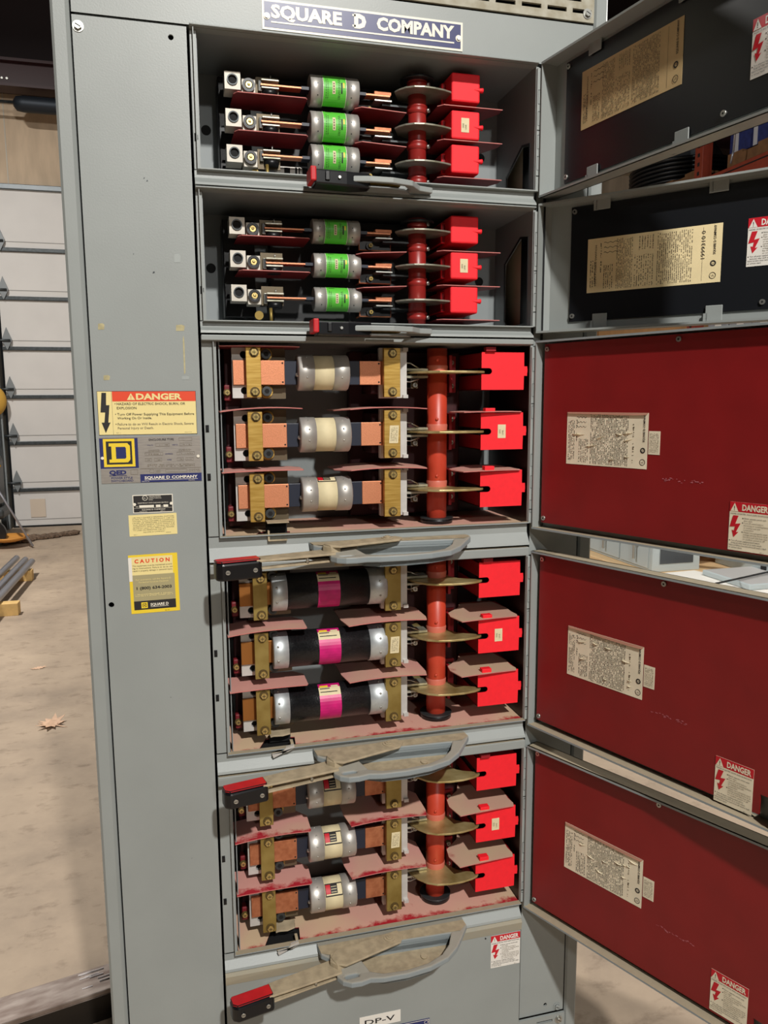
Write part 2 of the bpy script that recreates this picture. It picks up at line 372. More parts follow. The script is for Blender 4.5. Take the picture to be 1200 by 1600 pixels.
b.box(-9, 11, 8.5, 8.58, 4.93, 5.16, MAROON); b.box(-9, 11, 8.42, 8.66, 5.16, 5.19, MAROON); b.box(-9, 11, 8.42, 8.66, 4.9, 4.93, MAROON)
for x in (-1.55, -1.5, -.7): b.cyl((x, 8.49, 5.0), (x, 8.5, 5.0), .012, ZINC)
tag(struct('trim_1', b), kind='structure')
# sectional overhead door
dz = [0.0, .455, 1.017, 1.564, 2.126, 2.70, 3.246, 3.93]
b = B()
for i in range(7):
    z0, z1 = dz[i]+.012, dz[i+1]-.012
    b.box(-1.80, 2.0, 8.80, 8.84, z0, z1, GDOOR, .006)
    b.box(-1.80, 2.0, 8.797, 8.80, z0+.075, z0+.083, mat('crease_grey', (150, 148, 144), .6) if i == 0 else bpy.data.materials['crease_grey'])
gd = struct('door_1', b)
b = B()
for z in dz[1:-1]: b.box(-1.80, 2.0, 8.77, 8.81, z-.022, z+.022, DKSTEEL, .005, top=HGREY)
b.box(-1.80, 2.0, 8.76, 8.82, 3.91, 3.97, GREYB, .006); b.obj('panel_strut', gd)
for z in dz[1:-1]:
    b = B(); b.prism([(-1.79, z+.11), (-1.74, z+.24), (-1.69, z+.11), (-1.69, z+.08), (-1.74, z-.02), (-1.79, z+.08)], 8.75, 8.77, HGREY, 'y')
    b.cyl((-1.88, 8.74, z+.09), (-1.70, 8.74, z+.09), .014, DKSTEEL, 8); b.obj('roller_hinge', gd)
b = B(); b.box(-1.92, -1.86, 8.62, 8.82, 0, 3.95, DKSTEEL); b.box(-1.86, -1.84, 8.70, 8.74, 0, 3.95, GREYD); b.obj('track', gd)
b = B(); b.box(-1.62, -1.45, 8.79, 8.797, .12, .34, mat('faded_sticker', (206, 190, 172), .7)); b.obj('sticker', gd)
b = B(); b.box(-1.82, 2.0, 8.78, 8.85, 0, .02, BLACKM); b.obj('bottom_seal', gd)
t = thing('door_spring', 'dark torsion spring tube on a thin bar above the white overhead door', 'spring', (-1.45, 8.5, 4.75))
b = B()
b.lathe([(0, .035), (.03, .075), (.1, .085), (3.2, .085)], (0, 0, 0), (1, 0, 0), mat('spring_steel', (44, 50, 58), .5, .5), 20); b.obj('spring_tube', t)
b = B(); b.cyl((-4, 0, 0.01), (0, 0, 0.01), .016, DKSTEEL, 10); b.obj('bar', t)
b = B(); b.box(1.4, 1.46, -.05, .31, -.1, .1, DKSTEEL); b.obj('bracket', t)
b = B(); b.box(-3.6, -3.54, -.05, .31, -.1, .1, DKSTEEL); b.obj('bracket', t)

# ------------------------------------------------------------------ switchboard cabinet
CAB = thing('switchboard_cabinet', 'tall grey steel switchboard cabinet with nameplates, standing on the concrete floor', 'cabinet', (0, 0, 0))
b = B()   # left corner post with rolled edge
b.prism([(0, .004), (.004, 0), (.021, 0), (.0265, .004), (.0265, .03), (0, .03)], .02, 2.30, GREY); b.obj('corner_post', CAB)
b = B(); b.prism([(.8875, .004), (.891, 0), (.910, 0), (.914, .004), (.914, .03), (.8875, .03)], .02, 2.30, GREY); b.obj('corner_post', CAB)
b = B(); b.box(0, .003, .03, .56, .02, 2.30, GREY); b.obj('side_wall', CAB)
b = B(); b.box(.911, .914, .03, .56, .02, 2.30, GREYD); b.obj('side_wall', CAB)
b = B(); b.box(.003, .911, .557, .56, .02, 2.30, GREYD); b.obj('rear_wall', CAB)
b = B(); b.box(0, .914, 0.0, .56, 2.30, 2.304, GREY); b.obj('roof', CAB)
b = B(); b.box(0.0, .914, .02, .56, 0, .02, DKSTEEL); b.obj('base', CAB)
def panel(name, x0, x1, z0, z1, m=GREY, holes=(), parent=CAB, y=0.0, bev=.003):
    bb = B()
    hs = []
    for hx, hz, hr in holes: hs.append([(hx+hr*math.cos(2*math.pi*i/16), hz+hr*math.sin(2*math.pi*i/16)) for i in range(16)])
    bb.prism([(x0, z0), (x1, z0), (x1, z1), (x0, z1)], y, y+.004, m, 'y', holes=hs)
    # rolled edges
    r = .004
    for za, zb, xa, xb in ((z0, z0+r, x0, x1), (z1-r, z1, x0, x1)): bb.box(xa, xb, y+.001, y+.018, za, zb, m)
    for xa, xb in ((x0, x0+r), (x1-r, x1)): bb.box(xa, xb, y+.001, y+.018, z0, z1, m)
    return bb.obj(name, parent)
panel('front_panel', .0295, .1945, .02, 2.0685, holes=[(.171, 2.051, .0042), (.0385, 1.169, .0045)])
panel('filler_panel', .7865, .885, .236, 2.066, GREY, holes=[(.8445, .2545, .004)], y=.004)
panel('top_panel', .0295, .885, 2.0720, 2.143)
b = B()
slots = []
for r in range(6):
    for c in range(9):
        x = .862-c*.0475-(0.020 if r % 2 else 0); z = 2.163+r*.0185
        slots.append([(x-.018, z-.0035), (x+.018, z-.0035), (x+.018, z+.0035), (x-.018, z+.0035)])
VENT = mat('grimy_vent_enamel', (176, 172, 156), .6, rgb2=(150, 142, 120), nscale=45, detail=8)
b.prism([(.0295, 2.1465), (.885, 2.1465), (.885, 2.295), (.0295, 2.295)], -.002, .003, VENT, 'y', holes=slots); b.obj('vent_panel', CAB)
b = B()
slots = [[(x-.018, z-.003), (x+.018, z-.003), (x+.018, z+.003), (x-.018, z+.003)] for z in (.222, .205, .188, .171, .154) for x in (.84, .79, .74, .69, .64, .59, .54)]
b.prism([(.2, .06), (.885, .06), (.885, .2350), (.2, .2350)], -.004, .001, GREY, 'y', holes=slots); b.obj('vent_panel', CAB)
b = B(); b.box(.03, .884, .03, .034, 2.08, 2.29, BLACKM); b.obj('baffle', CAB)
b = B(); b.box(.2, .884, .03, .034, .06, .23, BLACKM); b.obj('baffle', CAB)
def hexbolt(x, z, y=0.0, r=.0055, m=ZINC, parent=CAB, name='bolt'):
    bb = B(); bb.cyl((0, 0, 0), (0, -.0012, 0), r*1.5, m, 20); bb.cyl((0, -.0012, 0), (0, -.005, 0), r, m, 6); bb.box(-r*.75, r*.75, -.0052, -.0046, -.0006, .0006, BLACKM)
    o = bb.obj(name, parent); o.location = (x, y, z); o.rotation_euler = (0, .5, 0); return o
hexbolt(.038, 2.0525); hexbolt(.037, 2.098); hexbolt(.872, 2.160, -.002); hexbolt(.871, .2455, .004, m=GREY); hexbolt(.8715, .222, -.004)
# nameplate
def plate_print(b, x0, z0, y): return Print(b, (x0, y, z0), (1, 0, 0), (0, 0, 1))
b = B(); p = plate_print(b, .3105, 2.077, -.0002); W, H = .333, .0445
p.slab(0, 0, W, H, IVORY, .0012); p.rect(.0035, .0035, W-.0035, H-.0035, NAVY, .0015)
p.text('SQUARE', .014, .0185, .0262, IVORY, width=.1135, bold=.045, h=.002)
p.text('D', .1475, .0185, .0262, IVORY, width=.020, bold=.085, h=.002)
p.rect(.1445, .0185, .150, .0215, IVORY, .002); p.rect(.1445, .0342, .150, .0372, IVORY, .002)
p.text('COMPANY', .1850, .0185, .0262, IVORY, width=.133, bold=.045, h=.002)
p.rect(.014, .0105, .318, .0128, IVORY, .002)
for x in (.0075, W-.0075):
    b.cyl((.3105+x, -.001, 2.077+H/2-.003), (.3105+x, -.0026, 2.077+H/2-.003), .0052, IVORY, 18); b.cyl((.3105+x, -.0026, 2.077+H/2-.003), (.3105+x, -.0045, 2.077+H/2-.003), .0032, ZINC, 14)
b.obj('nameplate', CAB)['label'] = 'navy nameplate with large white lettering'
# danger plate on the left panel
b = B(); X0, Z0, W, H = .0352, 1.4478, .1512, .0684; p = plate_print(b, X0, Z0, -.0002)
p.slab(-.0006, -.0006, W+.0006, H+.0006, INK, .0006); p.rect(0, 0, W, H, PALE, .0008)
p.rect(.0222, H-.0157, W, H, ORANGE, .001); p.rect(.0212, 0, .0216, H, INKG, .001)
warn_tri(p, .0445, H-.0135, .0125, .0108, PALE, ORANGE, .0012)
p.text('DANGER', .0585, H-.0128, .0134, PALE, width=.071, bold=.04, h=.0012)
p.poly([(.0065, H-.002), (.0135, H-.002), (.0125, H-.0215), (.0175, H-.0215), (.0145, H-.049), (.0178, H-.049), (.0098, H-.0655), (.0043, H-.049), (.0085, H-.049), (.0105, H-.033), (.0035, H-.033)], INK, .001)
for i, (t_, wd, bl) in enumerate([('HAZARD OF ELECTRIC SHOCK, BURN, OR', .106, 1), ('EXPLOSION', .030, 0), ('Turn Off Power Supplying This Equipment Before', .1195, 1), ('Working On Or Inside.', .053, 0), ('Failure to do so Will Result in Electric Shock, Severe', .118, 1), ('Personal Injury or Death.', .055, 0)]):
    yy = H-.0215-(0, .0066, .0165, .0226, .0322, .0385)[i]
    p.text(t_, .0285, yy, .0054, INK if i < 4 else INKG, width=wd, bold=.008, h=.0012)
    if bl: p.rect(.0255, yy+.0014, .0268, yy+.0027, INK, .0012)
p.text('REV. 2', .026, .0018, .0024, INKG); p.text('80266-413-01', .132, .0018, .0020, INKG)
b.obj('warning_label', CAB)['label'] = 'pale yellow DANGER plate with black bolt arrow'
# rating plate
b = B(); X0, Z0, W, H = .0342, 1.3697, .1572, .0745; p = plate_print(b, X0, Z0, -.0002)
p.slab(0, 0, W, H, PLATE, .0008); p.rect(0, .024, .0585, H-.002, NAVY, .0010)
for (a, c, d, e, m, h) in ((.0055, .0265, .0535, .0715, YEL, .0012), (.0098, .0305, .0492, .0675, INK, .0014)): p.rect(a, c, d, e, m, h)
D = [(.014, .0335), (.0425, .0335), (.0462, .038), (.0462, .060), (.0425, .0645), (.014, .0645), (.014, .0595), (.0178, .0595), (.0178, .0385), (.014, .0385)]
p.poly(D, YEL, .0016); p.poly([(.0245, .0395), (.0385, .0395), (.0400, .0415), (.0400, .0565), (.0385, .0585), (.0245, .0585)], NAVY, .0018)
p.text('QED', .0125, .0142, .0092, NAVY, width=.0265, bold=.05, h=.0012); p.rect(.0125, .0118, .0395, .0127, NAVY, .0012)
p.frame(.0455, .0135, .0565, .0215, .0004, INKG, .0012)
p.text('POWER STYLE', .0155, .0068, .0046, NAVY, width=.0325, bold=.012, h=.0012); p.text('SWITCHBOARD', .0150, .0022, .0046, NAVY, width=.034, bold=.012, h=.0012)
p.text('ENCLOSURE TYPE', .076, .0675, .0048, INK, width=.039, bold=.015, h=.0012); p.frame(.123, .0665, .144, .0715, .0003, INKG, .0012)
for xx, zz, ww in ((.086, .058, .022), (.124, .058, .019), (.069, .0435, .028), (.119, .0435, .028), (.069, .034, .010), (.083, .034, .012), (.119, .034, .010), (.133, .034, .012)):
    p.frame(xx, zz, xx+ww, zz+.0052, .0003, INKG, .0012); p.scribble(xx+.002, zz+.001, xx+ww-.002, zz+.0042, INKG, 1, True, .6, .0013, int(xx*1e4))
p.text('VOLTS', .073, .0592, .0030, NAVY, h=.0012); p.text('HERTZ', .112, .0592, .0030, NAVY, h=.0012); p.text('AMPERES', .1005, .0445, .0030, NAVY, h=.0012); p.text('WIRE', .103, .035, .0030, NAVY, h=.0012)
p.scribble(.074, .0495, .092, .0535, INKG, 2, True, .9, .0012, 3); p.scribble(.122, .0495, .142, .0535, INKG, 2, True, .9, .0012, 4)
p.scribble(.072, .0245, .148, .0295, INKG, 2, True, .9, .0012, 5)
p.rect(.060, .0222, W, .0226, INKG, .0012); p.frame(.075, .0155, .082, .0205, .0003, INKG, .0012); p.scribble(.084, .0155, .092, .0205, INKG, 2, True, .9, .0012, 6); p.frame(.100, .0155, .134, .0205, .0003, INKG, .0012); p.scribble(.137, .0155, .155, .0205, INKG, 2, True, .8, .0012, 8)
p.rect(.060, .0002, W-.0002, .0135, NAVY, .0011)
p.text('SQUARE D COMPANY', .0665, .0055, .0062, IVORY, width=.084, bold=.03, h=.0014); p.rect(.0665, .0036, .1505, .0042, IVORY, .0014); p.text('MADE IN U.S.A.', .062, .0010, .0018, IVORY, h=.0014); p.text('80266-273-01', .136, .0010, .0018, IVORY, h=.0014)
for x in (.0035, W-.0045): b.cyl((X0+x, -.0006, Z0+.041), (X0+x, -.0028, Z0+.041), .0024, IVORY, 14)
b.obj('rating_plate', CAB)['label'] = 'brushed metal rating plate with a yellow square emblem'
b = B(); X0, Z0, W, H = .0802, 1.3196, .0633, .0298; p = plate_print(b, X0, Z0, -.0002)
p.slab(0, 0, W, H, IVORY, .0008); p.rect(.0013, .0013, W-.0013, H-.0013, INK, .001)
p.ring(.0195, .0245, .0042, .0007, IVORY, .0012); p.text('UL', .0172, .0232, .0034, IVORY, h=.0012)
p.text('UNDERWRITERS', .0255, .0258, .0026, IVORY, h=.0012); p.text('LABORATORIES INC.', .0255, .0232, .0022, IVORY, h=.0012); p.text('LISTED', .0255, .0205, .0022, IVORY, h=.0012)
p.text('DEADFRONT SWITCHBOARD SECTION', .008, .0155, .0026, IVORY, width=.048, bold=.0, h=.0012)
p.rect(.010, .0088, .033, .0128, IVORY, .0012); p.rect(.036, .0088, .0435, .0128, IVORY, .0012); p.rect(.048, .0088, .0555, .0128, IVORY, .0012); p.text('NO.', .0045, .0095, .0026, IVORY, h=.0012); p.text('OF', .0445, .0095, .0022, IVORY, h=.0012)
p.rect(.0015, .0078, W-.0015, .0081, IVORY, .0012); p.text('SQUARE D COMPANY', .014, .0042, .0032, IVORY, width=.037, bold=.0, h=.0012); p.text('MADE IN U.S.A.', .010, .0018, .0018, IVORY, h=.0012); p.text('46039-111', .043, .0018, .0018, IVORY, h=.0012)
for x in (.0028, W-.0028): b.cyl((X0+x, -.0006, Z0+.0145), (X0+x, -.0026, Z0+.0145), .0024, IVORY, 14)
b.obj('listing_plate', CAB)['label'] = 'small black listing plate with white border'
b = B(); X0, Z0, W, H = .0728, 1.2812, .0758, .0352; p = plate_print(b, X0, Z0, -.0002)
p = Print(b, (X0, -.0002, Z0), (1, 0, .018), (-.01, 0, 1))
p.slab(0, 0, W, H, PALE, .0004)
for i, (t_, wd) in enumerate([('USE ONLY SQUARE D BREAKERS, SWITCHES,', .066), ('FUSES WITH THIS PRODUCT. USE OF', .066), ('OTHER THAN SQUARE D COMPANY', .066), ('LISTED OR APPROVED COMPONENTS', .066), ('AND REPLACEMENT PARTS VOIDS THE', .066), ('WARRANTY AND UL LISTING ON THIS', .066), ('PRODUCT AND MAY RESULT IN PROPER-', .066), ('TY LOSS OR PERSONAL INJURY.', .052)]):
    p.text(t_, .006, H-.0056-i*.0030, .0025, INK, width=wd, bold=.0, h=.0006)
p.text('SQUARE D COMPANY', .022, H-.0300, .0023, INK, width=.034, h=.0006); p.text('REV. 0', .007, .0018, .0018, INK, h=.0006); p.text('80266-301', .058, .0030, .0018, INK, h=.0006)
b.obj('notice_label', CAB)['label'] = 'pale yellow replacement parts notice'
b = B(); X0, Z0, W, H = .0693, 1.1510, .0780, .0990; p = Print(b, (X0, -.0002, Z0), (1, 0, .012), (-.008, 0, 1))
p.slab(0, 0, W, H, YEL, .0004); p.rect(.005, .065, W-.008, H-.0035, PALE, .0006); p.rect(-.0002, .055, .005, H-.004, WHITE, .0006); p.rect(.005, .021, W-.006, .065, OLIVE, .0006); p.rect(.005, .006, W-.006, .021, INK, .0006)
p.text('C A U T I O N', .0095, .0855, .0086, ORANGE, width=.056, bold=.04, h=.0009)
for i, t_ in enumerate(['This equipment must be maintained accord-', 'ing to instructions. Failure to do so can', 'result in property damage or personal injury.']): p.text(t_, .006, .0795-i*.0042, .0035, INK, width=.0635, h=.0009)
p.text('For assistance, call the Square D', .010, .0560, .0036, PALE, width=.056, h=.0009); p.text('Technical Services Division:', .014, .0515, .0036, PALE, width=.048, h=.0009)
p.text('1 (800) 634-2003', .0105, .0405, .0066, INK, width=.056, bold=.03, h=.0009)
p.scribble(.008, .0285, .068, .0335, PALE, 2, True, .9, .0008, 21)
p.rect(.0165, .0085, .0265, .0185, YEL, .0009); p.rect(.0185, .0105, .0245, .0165, INK, .0011); p.text('D', .0195, .0112, .0062, YEL, bold=.05, h=.0013)
p.text('SQUARE D', .031, .0118, .0062, IVORY, width=.029, bold=.03, h=.0009); p.rect(.031, .0098, .060, .0104, IVORY, .0009); p.text('880 1188', .054, .0018, .0018, INK, h=.0008)
b.obj('caution_label', CAB)['label'] = 'yellow and olive CAUTION sticker, torn at left'
# tape left-overs and scuffs on the front panel
for (x, z, w_, h_, m) in ((.160, 1.612, .014, .010, TAPE), (.170, 1.543, .0025, .062, TAPE), (.166, 1.535, .012, .006, FADE), (.042, 1.612, .010, .010, TAPE), (.046, 1.534, .010, .008, TAPE), (.162, 1.718, .010, .014, FADE)):
    bb = B(); pr = plate_print(bb, x, z, -.0002); pr.poly([(0, 0), (w_*.9, h_*.05), (w_, h_*.8), (w_*.7, h_), (w_*.05, h_*.92)], m, .0002); bb.obj('tape_residue', CAB)
for (x, z, s_) in ((.121, 1.842, .0018), (.125, 1.838, .0022), (.100, 1.728, .0012), (.128, 1.700, .003), (.148, .7, .0012), (.125, 1.0, .0012)):
    bb = B(); pr = plate_print(bb, x, z, -.0002); pr.poly([(0, 0), (s_, s_*.3), (s_*1.3, s_), (s_*.4, s_*1.1)], DKSTEEL, .0002); bb.obj('scratch', CAB)
# ------------------------------------------------------------------ the fusible switch units
XO = .49
def U(b, name, parent, label=None):
    bmesh.ops.translate(b.bm, verts=b.bm.verts, vec=(-XO, 0, 0)); o = b.obj(name, parent)
    if label: o['label'] = label
    return o
def shell(T, H, zg, xl, big, slot=False, lt=.35, fl=0.0):
    """steel box around the switch: H height of opening, zg bottom seam below the opening"""
    m = GREY; yb = .19 if big else .17
    b = B()   # flange frame
    b.box(.1985, xl-.004, 0, .004, fl, H, m, .001); b.box(xl-.004, xl, -.001, .012, fl, H, m)
    b.box(xl+.004 if big else xl, xl+.0055 if big else xl+.001, .004, .03, 0, H, GREYD)
    b.box(.779, .7845, 0, .004, fl, H, GREY)
    # top lip channel
    b.box(.1985, .7785, -.014, .01, H+.0006, lt, m, min(.0014, (lt-H)*.3), top=GDUST if big else None); b.box(.1985, .7785, -.006, .01, H-.0005, H+.0006, m)
    b.box(xl-.004, .779, -.0105, .001, fl-.0012, fl+.0006, GDUST if big else GREY)
    b.box(xl-.0052, xl-.004, -.0105, .001, fl-.0012, H, m)
    U(b, 'frame', T)
    b = B()   # sloping lower bezel
    zt, zb = fl-.0012, -zg+.001
    zm = zt+(zb-zt)*.45
    b.prism([(0.0, zt), (-.0005, zt), (-.0012, zm), (-.0125, zb+.004), (-.014, zb), (0.01, zb)], .1985, .7785, m, 'x'); U(b, 'lower_bezel', T)
    b = B(); b.box(.1985, .7785, .0, .006, -zg-.0006, -zg+.0008, BLACKM); U(b, 'seam', T)
    # enclosure
    GI = GREYD
    b = B(); b.box(.200, .7835, yb, yb+.003, -.006, H+.003, GI)
    if not big:
        for hx, hz in ((.2265, H-.092), (.2265, .012), (.745, .105)): b.cyl((hx, yb-.0002, hz), (hx, yb-.001, hz), .0085, BLACKM, 20)
    U(b, 'back_plate', T)
    b = B(); b.box(.1985, .2015, .004, yb, -.006, H+.002, GI)
    U(b, 'side_plate', T)
    b = B(); b.box(.2015, .779, .004, yb, H+.001, H+.0025, GI); U(b, 'top_plate', T)
    if not big: b = B(); b.box(.2015, .779, .004, yb, -.005, -.003, GI); U(b, 'bottom_plate', T)
    # right wall, with a long window on the small units
    b = B(); WM = GREYD if not big else mat('dark_wall_liner', (40, 14, 18), .5)
    if slot:
        z0, z1 = (.012, .165) if H < .206 else (.006, .092); y0, y1, r = .022, .120, .02
        hole = [(y0, z0), (y1-.012, z0), (y1, z0+.014), (y1, z1-.035), (y0+.03, z1), (y0, z1-.006)]
        b.prism([(.004, -.004), (yb, -.004), (yb, H+.004), (.004, H+.004)], .779, .781, WM, 'x', holes=[hole]); U(b, 'side_plate', T)
        b = B(); b.prism([(p_[0], p_[1]) for p_ in [(y0-.004, z0-.004), (y1-.008, z0-.004), (y1+.004, z0+.012), (y1+.004, z1-.033), (y0+.03, z1+.004), (y0-.004, z1-.002)]], .7780, .7793, BLACK, 'x', holes=[hole]); U(b, 'grommet', T)
        b = B(); b.box(.800, .803, .0, .094, -.03, H, BLACK); U(b, 'slotted_rail', T)
        b = B()
        for k in range(6): b.cyl((.7998, .055, .02+k*.030), (.7992, .055, .02+k*.030), .0032, ALU, 12)
        U(b, 'rail_hole', T)
        b = B(); b.box(.806, .809, .094, .19, -.03, H, mat('beige_board', (244, 226, 194), .7) if 'beige_board' not in bpy.data.materials else bpy.data.materials['beige_board']); U(b, 'rear_board', T)  # board behind the window; its lit look is put into the pale colour
    else:
        b.box(.779, .781, .004, yb, -.006, H+.002, WM); U(b, 'side_plate', T)
    # hinge strip with knuckles
    b = B(); b.box(.7797, .7872, -.0045, .0, .003, H-.003, GREY, .0008)
    for z in ([.05, .085, H-.085, H-.05] if not big else [.035, .08, .12, H-.12, H-.08, H-.035]):
        b.frame_ = None
        b.box(.7815, .7820, -.0049, -.0044, z-.011, z+.011, DKSTEEL); b.box(.7815, .7855, -.0049, -.0044, z+.011, z+.0117, DKSTEEL); b.box(.7815, .7855, -.0049, -.0044, z-.0117, z-.011, DKSTEEL)
    b.box(.7805, .7868, -.0049, -.0044, .028, .0295, BLACKM); b.box(.7805, .7868, -.0049, -.0044, H-.105, H-.1035, BLACKM)
    U(b, 'hinge', T)
    for z in ((.1, H*.55) if big else (.045,)):
        b = B(); b.box(.2005, .206, -.0006, .003, z, z+.012, BLACKM); b.box(.203, .206, -.003, .001, z+.003, z+.009, BLACK); U(b, 'side_catch', T)
def door(T, phi, H, big, sheet_a, danger_a, small_tag=True, W=.58, la=.010, torn=0):
    Tk = .030 if big else .034
    b = B()
    m = GDUST if big else GREY
    b.box(0, W, Tk-.002, Tk, 0, H, GREY); b.box(0, W, 0, Tk, 0, .002, m); b.box(0, W, 0, Tk, H-.002, H, m); b.box(0, .002, 0, Tk, 0, H, GREY); b.box(W-.002, W, 0, Tk, 0, H, GREY)
    b.box(.0, W, -.0006, .004, 0, .0035, m); b.box(0, W, -.0006, .004, H-.0035, H, m)
    d = b.obj('door', T); d.location = (.785-XO, -.008, -.0085 if not big else -.007); d.rotation_euler = (0, 0, -math.radians(phi))
    ly = .014 if big else .029
    b = B()
    if big:
        lx1 = W-.02; n = .449
        b.prism([(la, .012), (n, .012), (n, .044), (lx1, .044), (lx1, H-.006), (la, H-.006)], ly, ly+.003, LINER, 'y')
        l = b.obj('liner_sheet', d, )
        b = B(); b.box(.47, .56, .0, .024, .004, .040, GREYD, .003); b.cyl((.49, -.002, .018), (.49, .01, .018), .007, DKSTEEL, 12); b.obj('door_latch', d)
        sc = [(.0165, .0205), (.0165, H-.015), (.274, H-.0135)]
    else:
        b.prism([(la, .019), (W-.02, .019), (W-.02, .214), (la, .214)], ly, ly+.003, BLINER, 'y'); b.obj('liner_sheet', d)
        for a0 in (.094, .282):
            for z0, z1 in ((.0, .030), (.203, .221)):
                b = B(); b.box(a0, a0+.026, ly-.004, ly-.002, z0, z1, GREY, .001); b.box(a0-.003, a0+.003, ly-.004, ly-.002, z0, z0+.018 if z0 == 0 else z1, GREY); b.obj('liner_clip', d)
        sc = [(la+.006, .0285), (la+.006, .206), (.365, .030)]
    for a, c in sc:
        b = B(); b.cyl((a, ly, c), (a, ly-.0028, c), .0042, ZINC, 16); b.cyl((a, ly-.0028, c), (a, ly-.003, c), .0016, BLACKM, 8); b.obj('screw', d)
    # wiring instruction sheet, its print running up the sheet
    sa, sc_, sw, sh = sheet_a
    paper = PAPERG if big else (PAPERT if phi > 70 else PAPER)
    b = B(); p = Print(b, (sa, ly-.0003, sc_), (1, 0, 0), (0, 0, 1))
    p.slab(0, 0, sw, sh, paper, .0004)
    k = sw
    for i in range(3): # squiggle rows
        pts = [(k*.13+j*k*.008, sh*(.72+.09*i)+math.sin(j*1.25)*.0011) for j in range(17)]
        for a, c in zip(pts[:-1], pts[1:]): p.poly([(a[0], a[1]), (c[0], c[1]), (c[0], c[1]+.0007), (a[0], a[1]+.0007)], INK, .0007)
    if big:
        p.scribble(k*.02, sh*.08, k*.11, sh*.85, INK, 5, seed=31+int(phi)); p.scribble(k*.12, sh*.45, k*.15, sh*.9, INK, 1, seed=3, fill=.6)
        p.scribble(k*.16, sh*.05, k*.29, sh*.5, INK, 6, seed=32+int(phi), fill=.75); p.scribble(k*.31, sh*.03, k*.78, sh*.97, INK, 26, seed=33+int(phi), fill=.9)
        p.scribble(k*.82, sh*.1, k*.86, sh*.8, INKG, 1, seed=4, fill=.5)
        cx = k*.95
    else:
        p.scribble(k*.02, sh*.1, k*.07, sh*.6, INK, 3, seed=41); p.text('MAIN FUSIBLE SWITCH', k*.075, sh*.12, .0045, INK, width=sh*.75, rot=math.pi/2)
        p.scribble(k*.10, sh*.35, k*.12, sh*.9, INK, 1, seed=43, fill=.7); p.scribble(k*.13, sh*.05, k*.21, sh*.5, INK, 5, seed=44, fill=.7)
        p.scribble(k*.23, sh*.04, k*.36, sh*.95, INKG, 10, seed=45, fill=.9); p.scribble(k*.37, sh*.05, k*.52, sh*.62, INKG, 9, seed=46, fill=.6); p.scribble(k*.40, sh*.70, k*.52, sh*.95, INKG, 6, seed=47, fill=.7)
        p.scribble(k*.54, sh*.05, k*.80, sh*.96, INKG, 18, seed=48, fill=.9)
        p.rect(k*.868, sh*.04, k*.870, sh*.96, INKG)
        if phi < 70: p.text('1999310 0', k*.885, sh*.42, .0085, INK, width=sh*.48, rot=math.pi/2)
        cx = k*.945
    p.text('SQUARE D COMPANY', cx+.003, sh*.98, .0050, INK, width=sh*.5, bold=.02, rot=math.pi/2, align='r')
    p.ring(cx, sh*.12, .0052, .0009, INK); p.text('UL', cx-.002, sh*.12-.0015, .0042, INK)
    p.ring(cx, sh*.33, .0046, .0020, INK); p.text('SA', cx-.0018, sh*.33-.0013, .0034, INK)
    if big:   # wrinkles and a curled top edge
        rnd = random.Random(int(phi*10))
        for _ in range(9):
            x, y, l = rnd.uniform(.02, .85)*sw, rnd.uniform(.1, .9)*sh, rnd.uniform(.008, .026); a = rnd.uniform(-.3, .3)
            c, s_ = math.cos(a), math.sin(a)
            q_ = [p.P(x+l*t*c-u*s_, y+l*t*s_+u*c, h) for t, u, h in ((0, 0, .0006), (.5, -.0012, .0008), (1, 0, .0006), (.5, .0, .0030))]
            b.face([q_[0], q_[1], q_[3]], paper); b.face([q_[1], q_[2], q_[3]], paper); b.face([q_[0], q_[3], q_[2]], paper)
        q_ = [p.P(x, y, h) for x, y, h in ((0, sh, .0006), (sw, sh, .0006), (sw*.98, sh-.0035, .0035), (sw*.75, sh-.0045, .003), (sw*.3, sh-.003, .0035), (.004, sh-.0025, .003))]
        b.face(q_, TAPET)
    b.obj('instruction_sheet', d)
    if small_tag:
        b = B(); p = Print(b, (sa+sw+.0018, ly-.0003, sc_+.0245), (1, 0, 0), (0, 0, 1)); p.slab(0, 0, .0205, .0375, paper, .0004); p.scribble(.002, .003, .0185, .034, INKG, 7, seed=77); b.obj('small_tag', d)
    b = B(); p = Print(b, (0, ly-.0003, 0), (1, 0, 0), (0, 0, 1))
    danger_label(p, danger_a[0], danger_a[1], .0605, .0725, PAPERG if big else WHITE); b.obj('danger_label', d)
    if big:
        b = B(); p = Print(b, (0, ly-.0003, 0), (1, 0, 0), (0, 0, 1)); rnd = random.Random(int(phi))
        for _ in range(26):
            x, y = .255+rnd.uniform(0, .07), .110+rnd.gauss(0, .0012)-.0; l = rnd.uniform(.001, .005)
            if phi < 66: y -= 0; x += .02
            p.rect(x, y, x+l, y+rnd.uniform(.0004, .0016), mat_scuff, .0003)
        b.obj('scuff_marks', d)
    return d
TAPET = mat('curled_paper_back', (168, 120, 100), .7); mat_scuff = mat('pink_scuff', (196, 112, 122), .7)

